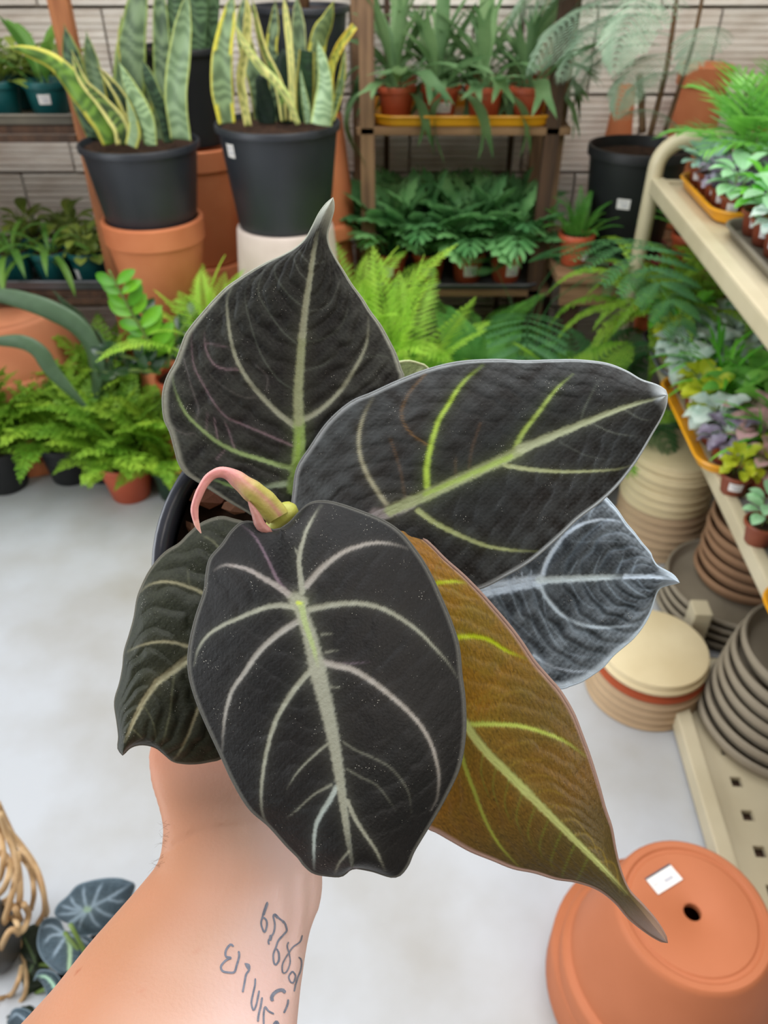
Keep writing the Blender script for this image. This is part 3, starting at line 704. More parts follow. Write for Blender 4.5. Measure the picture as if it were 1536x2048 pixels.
def fern(label, loc, pot, fr, n, tilt=(-12, 34), sc=(.8, 1.1), seed=0, group=None, cat='fern', name='potted_fern', r0=None, **kw):
    rt, rb, h, m = pot
    t = potted(name, label, cat, loc, rt, rb, h, m, group, **{k: v for k, v in kw.items() if k in ('stick',)})
    radiate(t, 'frond', FR[fr], n, h - .014, r0 or rt * .5, tilt, sc, seed, **{k: v for k, v in kw.items() if k in ('bias', 'full', 'a0')})
    return t
# front row on the concrete
g = 'bright frilly ferns on the concrete floor'
def frill(label, loc, pot, seed):
    t = fern(label, loc, pot, 'frilly', 26, (-12, 30), (1.0, 1.45), seed, g)
    radiate(t, 'frond', FR['frilly2'], 8, pot[2] - .004, pot[0] * .7, (20, 38), (.9, 1.2), seed + 50)
    return t
frill('bright frilly fern in a black pot at the left edge of the picture', (-1.19, 2.0, 0), (.082, .062, .15, 'jet_plastic'), 1)
frill('bright frilly fern in a round black pot left of the terracotta-coloured one', (-1.0, 2.05, 0), (.080, .062, .14, 'jet_plastic'), 2)
frill('bright frilly fern in a terracotta-coloured plastic pot on the floor', (-.785, 1.95, 0), (.080, .058, .135, 'terra_plastic'), 3)
frill('bright frilly fern in a small green pot half hidden by the held pot', (-.645, 1.95, 0), (.06, .05, .11, 'green_plastic'), 4)
frill('bright frilly fern in the second row behind the left black pot', (-1.14, 2.24, 0), (.08, .06, .16, 'jet_plastic'), 5)
frill('bright frilly fern in the second row behind the terracotta-coloured pot', (-.88, 2.20, 0), (.08, .06, .16, 'terra_plastic'), 6)
# middle
fern('lime fern right of the orange terracotta pot, behind the black leaf', (-.49, 2.0, .26), (.07, .055, .15, 'terra_plastic'), 'limes', 24, (-12, 30), (.85, 1.2), 11)
upturned('terracotta_pot', 'low upturned terracotta pot under the lime fern', (-.49, 2.0, 0), .075, .09, .259)
fern('tall lime fern with upright fronds before the ladder shelf', (.03, 2.03, 0), (.10, .08, .20, 'jet_plastic'), 'lime', 20, (-10, 24), (1.0, 1.4), 12)
fern('lime fern between the stacked terracotta and the tall lime fern', (-.10, 2.2, 0), (.09, .07, .30, 'terra_plastic'), 'limes', 24, (-8, 26), (1.1, 1.65), 13)
fern('mid-green feathery fern right of the tall lime fern', (.29, 1.98, 0), (.09, .07, .22, 'terra_plastic'), 'mid', 20, (-12, 26), (.8, 1.05), 14)
fern('bright wide-fronded fern in the middle, behind the broad black leaf', (.47, 1.86, 0), (.09, .07, .20, 'jet_plastic'), 'brightmid', 13, (-15, 24), (.85, 1.05), 15, bias=(PI, .4))
fern('dark feathery fern beside the rack leg', (.60, 2.02, 0), (.09, .07, .24, 'terra_plastic'), 'darks', 18, (-14, 30), (.85, 1.1), 16)
fern('green feathery fern in front of the low bench', (.30, 2.30, 0), (.09, .07, .20, 'jet_plastic'), 'mid', 16, (-12, 34), (.8, 1.0), 17)
fern('dim green fern low beneath the ladder shelf', (.12, 2.30, 0), (.08, .06, .16, 'jet_plastic'), 'darks', 14, (-10, 30), (.7, .9), 18)
bd = fern('big dark fern with long drooping fronds by the ladder shelf', (.44, 2.30, 0), (.10, .08, .26, 'jet_plastic'), 'dark', 0)
for k, (a, tl, sc_) in enumerate([(-1.25, -2, 1.0), (-.75, 2, .86), (-1.75, 12, .72), (.6, 0, .75), (2.4, -4, .7)]): put('frond', FR['dark'][k % 2], bd, (.02 * math.cos(a), .02 * math.sin(a), .246), (0, math.radians(tl), a), sc_)

# ladder shelf, upper tier: staghorns in a yellow tray
tray_obj('oval_tray', 'yellow rounded tray of staghorn ferns on the ladder shelf', (.232, 2.62, .948), .545, .34, .028, 'yellow_tray', rad=.08)
def stag_mesh(L, W, th0, th1, seed, fork=True):
    r = random.Random(seed); V = []; Fc = []; n = 10; p = Vector((0, 0, 0)); sy = r.uniform(-.02, .02)
    for i in range(n + 1):
        s = i / n; th = math.radians(th0 + (th1 - th0) * s); t = Vector((math.sin(th), sy * 5 * s, math.cos(th)))
        if i: p = p + t * (L / n)
        w = W * (.16 + .84 * sstep(.1, .75, s)) * .5 * (1 + .1 * math.sin(s * 9 + seed)); up = Vector((-math.cos(th), 0, math.sin(th)))
        for j in range(5):
            v = j / 2 - 1; V.append(p + Vector((0, v * w, 0)) + up * (.25 * w * v * v))
    for i in range(n):
        for j in range(4): a = i * 5 + j; Fc.append((a, a + 1, a + 6, a + 5))
    b = n * 5
    for (j0, dy, ln) in ((0, -.5, .30), (2, .5, .34)) if fork else ((0, -.1, .2), (2, .1, .2)):
        m0, m1, m2 = V[b + j0], V[b + j0 + 1], V[b + j0 + 2]; o = len(V)
        c = m1 + t * (L * ln * .55) + Vector((0, dy * W * .5, 0)); tip = m1 + t * (L * ln) + Vector((0, dy * W * 1.0, -.006))
        V += [c + Vector((0, -W * .17, 0)), c + Vector((0, W * .17, 0)), tip]
        Fc += [(b + j0, b + j0 + 1, o), (b + j0 + 1, b + j0 + 2, o + 1), (b + j0 + 1, o + 1, o), (o, o + 1, o + 2)]
    return np_mesh('frond', V, Fc, M['stag'])
ST_ = [stag_mesh(.20, .042, 4, 50, 1), stag_mesh(.24, .046, 0, 24, 2), stag_mesh(.19, .050, 18, 110, 3), stag_mesh(.22, .038, 6, 75, 4, False), stag_mesh(.25, .05, 2, 150, 5)]
nm = ['leftmost', 'second from left', 'third from left', 'rightmost']
for k, x in enumerate((.035, .165, .295, .42)):
    t = potted('staghorn_fern', f'grey-green staghorn fern, {nm[k]} in the front row of the yellow tray', 'fern', (x, 2.53, .953), .054, .041, .092, 'terra_plastic', 'staghorn ferns in the yellow tray', stick=(.04, -PI / 2 + .2, .05, .028) if k == 1 else None)
    radiate(t, 'frond', ST_, 18, .08, .024, (-12, 56), (.6, 1.1), 100 + k)
    t = potted('staghorn_fern', f'grey-green staghorn fern, {nm[k]} in the back row of the yellow tray', 'fern', (x + .01, 2.69, .953), .054, .041, .092, 'terra_plastic', 'staghorn ferns in the yellow tray')
    radiate(t, 'frond', ST_, 14, .08, .022, (-14, 44), (.7, 1.12), 120 + k)
# lower tier: blue-green ferns in terracotta plastic pots
tray_obj('oval_tray', 'grey rounded tray of blue-green ferns on the lower tier of the ladder shelf', (.225, 2.63, .463), .57, .36, .02, 'grey_tray', rad=.05)
for k, x in enumerate((.02, .148, .276, .405)):
    t = fern(f'blue-green lobed fern, {nm[k]} in the front row of the lower grey tray', (x, 2.53, .468), (.054, .042, .096, 'terra_plastic'), 'blue', 26, (-12, 24), (.8, 1.2), 140 + k, 'blue-green ferns on the ladder shelf', r0=.03, stick=(.045, -PI / 2 - .25 + .2 * k, .05, .036))
    t = fern(f'blue-green lobed fern, {nm[k]} in the back row of the lower grey tray', (x + .012, 2.70, .468), (.054, .042, .096, 'terra_plastic'), 'blue', 20, (-12, 36), (.85, 1.12), 160 + k, 'blue-green ferns on the ladder shelf', r0=.03)
fern('small bushy fern in a terracotta-coloured pot left of the big black pot', (.595, 2.41, .566), (.052, .040, .095, 'terra_plastic'), 'small', 26, (-14, 34), (.5, .75), 30, r0=.03, stick=(.03, -PI / 2 + .7, .035, .02))
fern('small bushy fern in a terracotta-coloured pot right of the big black pot', (.935, 2.37, .566), (.056, .044, .105, 'terra_plastic'), 'small', 26, (-14, 38), (.7, 1.0), 31, r0=.03)

# the tree fern
tray_obj('square_tray', 'dark red tray under the big black tree fern pot', (.775, 2.53, .564), .30, .30, .012, 'red_tray', rad=.04)
tf = potted('tree_fern', 'grey-green tree fern in a big jet black pot on the low bench', 'fern', (.775, 2.53, .570), .146, .118, .315, 'jet_plastic', lip=.03, stick=(.175, -PI / 2 - .42, .042, .03), soil_drop=.03)
bpy.context.view_layer.update()
def stem_px(parent, pts, y, r0, r1, m='stem_brown', name='stem'):
    pp = spline(np.array([tuple(AY(px, py, yy)) for (px, py), yy in zip(pts, y)]), 12)
    return keep(MB().tube([Vector(p) for p in pp], list(np.linspace(r0, r1, 12)), 7).build(name, M[m], None), parent)
stem_px(tf, [(1300, 270), (1330, 150), (1345, 60), (1360, -60)], [2.53] * 4, .009, .006)
stem_px(tf, [(1330, 262), (1360, 170), (1385, 90), (1412, -40)], [2.5] * 4, .007, .005)
stem_px(tf, [(1285, 265), (1282, 200), (1278, 150)], [2.55] * 3, .011, .009)
for k, (px, py, y, a, s, mi, tl) in enumerate([(1300, -30, 2.5, PI, .8, 0, 0), (1330, 20, 2.45, PI + .35, 1.0, 1, 0), (1345, -20, 2.42, PI - .3, .9, 2, 5), (1340, 70, 2.46, PI + .15, .75, 1, 10), (1345, 110, 2.44, PI + .6, .62, 2, 10),
                                               (1380, -60, 2.5, 0.2, .8, 0, 0), (1400, -50, 2.45, -.5, .7, 1, 0), (1370, 275, 2.4, PI + .1, .52, 0, -28), (1480, 140, 2.6, PI - .1, .5, 0, -8), (1440, 60, 2.5, PI + .9, .6, 0, 5), (1290, -60, 2.5, PI + .2, .95, 1, 0), (1310, 0, 2.52, PI - .15, .85, 2, 0), (1330, 40, 2.5, PI + .5, .9, 0, 5), (1320, 90, 2.5, PI, .6, 1, 12), (1350, -10, 2.4, PI + .8, .8, 2, 5), (1370, 150, 2.5, PI + .3, .5, 1, 5)]):
    o = put('frond', FR['grey'][mi], None, AY(px, py, y), (0, math.radians(tl), a), s); keep(o, tf)

# terracotta planters and a plank at the back right
upright('terracotta_planter', 'tall terracotta planter against the wall behind the tree fern', (1.03, 2.82, .564), .085, .07, .50)
upturned('terracotta_pot', 'slim upturned terracotta pot against the wall left of the tree fern stems', (.785, 2.82, .564), .03, .065, .44, rim=False)
upright('terracotta_planter', 'terracotta planter at the right edge behind the rack', (1.32, 2.72, .564), .09, .07, .46)
t = thing('wooden_plank', 'light orange wooden plank leaning on the wall at the upper right', 'plank', (1.24, 2.86, .564), 0, None, (math.radians(-7), math.radians(12), 0))
wood(t, 'plank_body', -.06, -.012, 0, .06, .012, .66, 'wood_orange')

# ------------------------------------------------------------------ left floor: bowl stack, waxy plant, strap-leaved plant
t = upturned('terracotta_bowl', 'wide upturned terracotta bowl on top of its stack at the left edge', (-1.19, 2.27, .27), .20, .235, .21, 'terra_pale', rimh=.05)
t = upturned('terracotta_bowl', 'wide upturned terracotta bowl at the bottom of its stack at the left edge', (-1.19, 2.27, 0), .215, .24, .268, 'terra', rimh=.05)
zz = potted('waxy_plant', 'waxy-leaved plant with one bright arching stem in a labelled terracotta-coloured pot', 'plant', (-.575, 1.98, .245), .07, .056, .15, 'terra_plastic', stick=(.11, -PI / 2 + .1, .03, .02))
upturned('terracotta_pot', 'short upturned terracotta pot under the waxy-leaved plant', (-.575, 1.98, 0), .08, .10, .243)
bpy.context.view_layer.update()
ZL = [blade_mesh('leaflet', M['zz'], .066, .030, 20, 50, seed=k, stalk=.05, base=.3, tipp=.5, fold=.2) for k in range(2)]
ZD = [blade_mesh('leaflet', M['zz_dark'], .075, .034, 20, 60, seed=k, stalk=.05, base=.3, tipp=.5, fold=.2) for k in range(2)]
def zz_stem(pts, y, L, n, seed, sc=1.0):
    r = random.Random(seed)
    pp = spline(np.array([tuple(AY(px, py, yy)) for (px, py), yy in zip(pts, y)]), 24); pp = [Vector(p) for p in pp]
    st = keep(MB().tube(pp, list(np.linspace(.006, .0025, 24)), 7).build('stem', M['stem_green'], None), zz)
    for i in range(n):
        j = int(3 + (20 - 0) * i / n); p = pp[j]; t = (pp[min(j + 1, 23)] - pp[j - 1]).normalized()
        for sd in (-1, 1):
            d = (Vector((sd, -.15, 0)) - t * Vector((sd, -.15, 0)).dot(t) + t * .75).normalized(); f = Vector((0, -1, .3)).normalized()
            yv = f.cross(d).normalized(); xv = yv.cross(d).normalized()
            R = Matrix((xv, yv, d)).transposed().to_4x4()
            o = put('leaflet', L[i % 2], None, (0, 0, 0)); o.matrix_basis = Matrix.Translation(p) @ R @ Matrix.Rotation(r.uniform(-.4, .4), 4, 'Z') @ Matrix.Scale(sc * (1 - .3 * i / n) * r.uniform(.9, 1.15), 4)
            o.parent = st; o.matrix_parent_inverse = (zz.matrix_basis @ Matrix.Identity(4)).inverted() @ Matrix.Identity(4) if False else (st.matrix_parent_inverse.copy() if False else (zz.matrix_basis.inverted() @ zz.matrix_basis))
    return st
zz_stem([(325, 735), (290, 670), (255, 610), (218, 540)], [1.92, 1.9, 1.88, 1.86], ZL, 8, 1, 1.3)
zz_stem([(310, 740), (275, 720), (235, 710), (190, 705)], [1.92, 1.88, 1.86, 1.85], ZD, 6, 2, .9)
zz_stem([(330, 735), (310, 680), (290, 640), (280, 600)], [1.94, 1.95, 1.96, 1.97], ZD, 6, 3, .9)
zz_stem([(320, 745), (270, 740), (225, 745), (190, 740)], [1.90, 1.85, 1.82, 1.8], ZD, 5, 4, .8)
zz_stem([(335, 735), (345, 690), (370, 650), (400, 615)], [1.94, 1.94, 1.95, 1.96], ZD, 6, 5, .9)
sp = potted('strap_leaved_plant', 'dark strap-leaved plant arching over the wide terracotta bowls', 'plant', (-.90, 2.06, .0), .075, .06, .20, 'jet_plastic')
bpy.context.view_layer.update()
dk, dk2 = tuple(1.25 * c for c in lin(80, 106, 78)), lin(80, 106, 78)
for k, (c, y, w) in enumerate([([(190, 800), (192, 720), (160, 660), (105, 625), (40, 602), (-40, 585)], 2.0, [14, 34, 42, 40, 34, 20]), ([(175, 820), (105, 745), (78, 705), (40, 685), (-30, 684)], 1.93, [10, 24, 32, 28, 14]),
                               ([(195, 800), (188, 700), (160, 640), (130, 610), (104, 582)], 2.06, [14, 26, 28, 20, 4]), ([(200, 800), (215, 740), (205, 690), (185, 650)], 2.02, [14, 24, 22, 4])]):
    snake_leaf(sp, 'strap_leaf', c, y, w, 80 + k, dk, dk, dk2, .05)

# ------------------------------------------------------------------ saucers on the right floor
def saucer_mesh(r, h, m, key, up=False):
    k = ('saucer', key, round(r, 3), round(h, 3), m)
    if k not in _cache:
        if up: prof = [(0, h * .25), (r - .022, h * .25), (r - .016, h * .35), (r - .008, h - .002), (r - .004, h), (r, h - .003), (r + .001, h * .7), (r - .006, h * .62), (r - .012, h * .08), (r - .016, 0), (0, 0)]
        else: prof = [(0, h), (r - .008, h), (r - .003, h - .002), (r - .001, h * .42), (r + .002, h * .36), (r + .002, .003), (r - .001, 0), (r - .008, 0), (r - .014, h * .6), (0, h * .7)]
        _cache[k] = sharp_ret(MB().lathe(prof, 52).mesh('saucer_body', M[m]))
    return _cache[k]
def saucer(label, loc, r, h, m, group, up=False, rot=None):
    t = thing('saucer', label, 'saucer', loc, 0, group); put('saucer_body', saucer_mesh(r, h, m, 's', up), t); return t
ordn = ['lowest', 'second from the floor', 'third from the floor', 'fourth from the floor', 'fifth from the floor', 'sixth from the floor', 'seventh from the floor', 'eighth from the floor', 'ninth from the floor', 'tenth from the floor', 'eleventh from the floor', 'topmost']
x0, y0 = .598, 1.185
hs = [('tan_saucer', 'tan', .130), ('tan_saucer', 'tan', .129), ('tan_saucer', 'tan', .128), ('tan_saucer', 'tan', .127), ('red_saucer', 'brick-red', .125), ('cream_saucer', 'cream', .122)]
zc = 0.0
for k, (m, cn, r) in enumerate(hs):
    h = .021 if k < 5 else .030
    saucer(f'{cn} clay saucer, {"topmost, flat face up" if k == 5 else ordn[k]} in the low stack nearest the held plant', (x0 + .001 * (k % 2), y0, zc), r - .002, h, m, 'saucers in the low cream-topped stack'); zc += h + .0004
rr = random.Random(8); zc = 0.0
for k in range(12):
    saucer(f'cream-tan clay saucer, {ordn[k]} in the tall pale stack beneath the rack', (.783 + rr.uniform(-.004, .004), 1.74 + rr.uniform(-.004, .004), zc), .126 - .0012 * k, .0245, 'cream_saucer' if k > 5 else 'tan_saucer', 'saucers in the tall pale stack'); zc += .0249
zc = 0.0
for k in range(4):
    saucer(f'wide grey clay saucer, {["lowest", "second from the floor", "third from the floor", "topmost"][k]} under the brown saucers', (.875 + .004 * k, 1.44, zc), .172, .032, 'grey_saucer', 'wide grey saucers', True); zc += .0235
zc += .0
for k in range(6):
    saucer(f'brown clay saucer, {["lowest", "second from below", "third from below", "fourth from below", "fifth from below", "topmost"][k]} in the stack on the wide grey saucers', (.925 + rr.uniform(-.005, .005), 1.475, zc - .010), .128, .036, 'brown_saucer', 'brown saucers on the grey ones', True); zc += .031
zc = Z3 + .0005
for k in range(7):
    saucer(f'large grey-brown clay saucer, {["lowest", "second from below", "third from below", "fourth from below", "fifth from below", "sixth from below", "topmost"][k]} on the slotted deck', (.845 + .003 * k + rr.uniform(-.003, .003), 1.05, zc), .166 - .003 * k, .042, 'grey_saucer', 'saucers stacked on the slotted deck', True); zc += .033

# big upturned terracotta pots, bottom right
upturned('terracotta_pot', 'big upturned terracotta pot, the lower one, only its rim showing at bottom right', (.452, .545, 0), .10, .182, .20, 'terra_deep', rimh=.085)
bp = upturned('terracotta_pot', 'big upturned terracotta pot with a drain hole and price label, bottom right', (.437, .530, .075), .110, .160, .218, 'terra_deep', rimh=.055, hole=.0125)
lab = MB().box(-.024, -.0135, .2195, .024, .0135, .2200).build('label', M['paper'], bp, smooth=False); lab.location = (-.028, .046, 0); lab.rotation_euler = (0, 0, math.radians(28))
for (nm_, a, b2, c, d, mm) in (('print', -.024, .0108, .024, .0135, 'ink'), ('print', -.002, -.006, .014, -.001, 'ink_pale'), ('print', -.021, .0, -.012, .001, 'ink_pale'), ('print', -.021, -.003, -.012, -.002, 'ink_pale')):
    MB().box(a, b2, .22005, c, d, .2203).build(nm_, M[mm], lab, smooth=False)

# ------------------------------------------------------------------ bottom left: cane stand, dark pot, blue-leaved alocasia
ct = thing('rattan_stand', 'bundle of pale bent rattan canes at the lower left edge', 'rattan', PX(20, 1800, 1.30))
bpy.context.view_layer.update()
CN = [([(0, 120), (60, 300), (130, 500), (140, 700), (100, 900), (40, 1100), (-20, 1300)], 22, 0), ([(-30, 150), (20, 400), (30, 550), (5, 700), (-40, 760)], 22, .01), ([(60, 250), (200, 420), (330, 620), (400, 850), (405, 1020), (345, 1130)], 20, .02), ([(170, 480), (280, 650), (310, 850), (285, 1000)], 19, .03),
      ([(-20, 960), (80, 900), (130, 800), (160, 600), (170, 480)], 22, .02), ([(215, 950), (262, 1050), (200, 1200), (100, 1190), (30, 1300), (-20, 1420)], 22, -.01), ([(50, 1110), (110, 1075), (165, 1150), (165, 1230)], 18, -.005), ([(-20, 1820), (100, 1780), (170, 1650), (200, 1520)], 18, .0),
      ([(-20, 20), (100, 280), (180, 420), (280, 560), (360, 740), (430, 1000), (420, 1060)], 18, .035), ([(-30, 480), (60, 520), (90, 640), (40, 800), (-30, 880)], 22, -.01), ([(-30, 1020), (60, 960), (130, 980), (190, 1100)], 22, .005), ([(30, 200), (120, 420), (170, 650), (180, 900), (140, 1100), (170, 1240)], 24, .025),
      ([(160, 1240), (230, 1500), (240, 1700), (200, 1830), (100, 1860), (-20, 1840)], 17, .03)]
for pts, w, dd in CN:
    pp = spline(np.array(pts, float), 30)
    keep(MB().tube([PX(p[0] / 4.572, 1600 + p[1] / 4.572, 1.25 + dd + .02 * math.sin(i * .25)) for i, p in enumerate(pp)], w / 4.572 * 1.25 / F * 1.3, 9).build('cane', M['rattan'], None), ct)
fp = AZ(-20, 1950, 0)
t = thing('dark_pot', 'rounded dark grey pot behind the rattan canes', 'pot', (fp.x + .005, fp.y + .03, 0)); R_ = .052
put('pot_body', MB().lathe([(0, 0), (R_ * .6, 0), (R_ * .9, .03), (R_, .065), (R_ * .95, .10), (R_ * .75, .13), (R_ * .6, .14), (R_ * .5, .138), (0, .12)], 36).mesh('pot_body', M['stone']), t)
apos = AZ(215, 1990, 0)
al = potted('blue_alocasia', 'blue-grey leaved plant with pale star veins behind the forearm, lower left', 'plant', (apos.x, apos.y, 0), .055, .042, .09, 'jet_plastic')
bpy.context.view_layer.update()
BLU = lin(72, 88, 98); BLU2 = lin(58, 74, 86); BV = lin(142, 160, 174); BM = lin(112, 130, 142); BB = lin(44, 54, 46)
LV = [dict(mid=[(640, 1130), (720, 1050), (800, 1000), (900, 950), (1000, 900), (1100, 830), (1215, 760)], right=[(640, 1130), (700, 1230), (850, 1230), (980, 1190), (1100, 1060), (1180, 930), (1230, 800), (1215, 760)], left=[(640, 1130), (560, 1100), (500, 1040), (530, 960), (620, 880), (700, 790), (800, 750), (960, 720), (1100, 722), (1215, 760)],
           pl=[(175, 1820, 1.20), (265, 1770, 1.17), (150, 1870, 1.22)], v=[([(640, 1130), (800, 1000), (1000, 890), (1215, 760)], 16, 7, BV), ([(800, 1000), (770, 900), (765, 780)], 12, 7, BV), ([(850, 960), (890, 850), (940, 760)], 12, 6, BV), ([(750, 1000), (680, 950), (640, 870)], 11, 6, BV), ([(760, 1010), (640, 990), (550, 960)], 11, 6, BV), ([(760, 1020), (640, 1040), (510, 1050)], 11, 6, BV),
              ([(770, 1030), (680, 1090), (610, 1160)], 11, 6, BV), ([(780, 1040), (740, 1110), (720, 1190)], 11, 6, BV), ([(820, 1030), (860, 1110), (930, 1170)], 11, 6, BV), ([(880, 990), (960, 1040), (1060, 1070)], 11, 6, BV), ([(1000, 910), (1080, 930), (1150, 920)], 8, 5, BV), ([(790, 1000), (810, 1000)], 26, 22, lin(150, 176, 150))]),
      dict(mid=[(590, 1210), (620, 1280), (640, 1370), (640, 1470), (625, 1570)], right=[(590, 1210), (700, 1215), (850, 1290), (880, 1420), (800, 1540), (625, 1570)], left=[(590, 1210), (540, 1100), (470, 1080), (390, 1110), (350, 1220), (345, 1340), (390, 1450), (470, 1530), (560, 1590), (625, 1570)],
           pl=[(130, 1890, 1.23), (140, 1940, 1.19), (90, 1880, 1.24)], v=[([(600, 1220), (620, 1280), (640, 1370), (630, 1560)], 18, 12, lin(160, 186, 150)), ([(590, 1260), (540, 1340), (480, 1440)], 12, 7, BV), ([(580, 1230), (470, 1240), (400, 1320)], 11, 6, BV), ([(570, 1210), (470, 1150), (380, 1170)], 11, 6, BV), ([(640, 1230), (740, 1270), (820, 1320)], 11, 6, BV)]),
      dict(mid=[(530, 1780), (480, 1680), (420, 1620), (360, 1600), (310, 1650)], right=[(530, 1780), (560, 1680), (500, 1590), (420, 1560), (350, 1570), (310, 1650)], left=[(530, 1780), (440, 1790), (400, 1690), (350, 1640), (310, 1650)], pl=[(110, 1960, 1.18), (70, 1955, 1.19), (95, 1990, 1.17)], v=[([(530, 1780), (480, 1680), (420, 1620), (330, 1610)], 15, 8, lin(150, 186, 160))]),
      dict(mid=[(280, 2060), (220, 2000), (160, 1960), (110, 1990), (70, 2060)], right=[(280, 2060), (290, 1960), (200, 1910), (110, 1930), (70, 2060)], left=[(280, 2060), (200, 2100), (120, 2090), (70, 2060)], pl=[(40, 2035, 1.16), (60, 2040, 1.15), (20, 2050, 1.17)], v=[([(280, 2060), (160, 1960), (90, 2010)], 9, 5, BV)]),
      dict(mid=[(330, 1500), (280, 1380), (240, 1260), (180, 1200)], right=[(330, 1500), (400, 1380), (380, 1220), (330, 1140), (180, 1200)], left=[(330, 1500), (230, 1450), (170, 1350), (150, 1250), (180, 1200)], pl=[(60, 1890, 1.29), (40, 1870, 1.3), (70, 1930, 1.27)], v=[([(330, 1500), (280, 1380), (200, 1220)], 9, 5, lin(84, 104, 70))], dark=1),
      dict(mid=[(250, 1800), (240, 1650), (290, 1500), (350, 1420)], right=[(250, 1800), (380, 1720), (430, 1560), (420, 1440), (350, 1420)], left=[(250, 1800), (190, 1640), (210, 1480), (270, 1400), (350, 1420)], pl=[(60, 1950, 1.28), (75, 1915, 1.29), (90, 1960, 1.27)], v=[([(250, 1800), (240, 1650), (340, 1430)], 8, 5, lin(90, 110, 74))], dark=1),
      dict(mid=[(330, 1980), (200, 1930), (100, 1940), (-40, 1980)], right=[(330, 1980), (300, 1850), (150, 1850), (0, 1880), (-40, 1980)], left=[(330, 1980), (250, 2090), (100, 2120), (0, 2070), (-40, 1980)], pl=[(40, 2020, 1.25), (0, 2030, 1.25), (60, 2040, 1.23)], v=[([(330, 1980), (200, 1930), (0, 1950)], 8, 5, lin(90, 104, 76))], dark=1)]
ALO = (al, LV, BLU, BLU2, BM, BB)
# ------------------------------------------------------------------ the held plant: leaves modelled after the photograph's outlines
def vnoise(p, seed=0):
    "cheap smooth pseudo noise, -1..1"
    x, y = p[..., 0], p[..., 1]
    return (np.sin(x * 1.0 + 1.7 * np.sin(y * .63 + seed)) + np.sin(y * 1.13 + 1.3 * np.sin(x * .71 + seed * 2.1)) + np.sin((x + y) * .47 + seed)) / 3

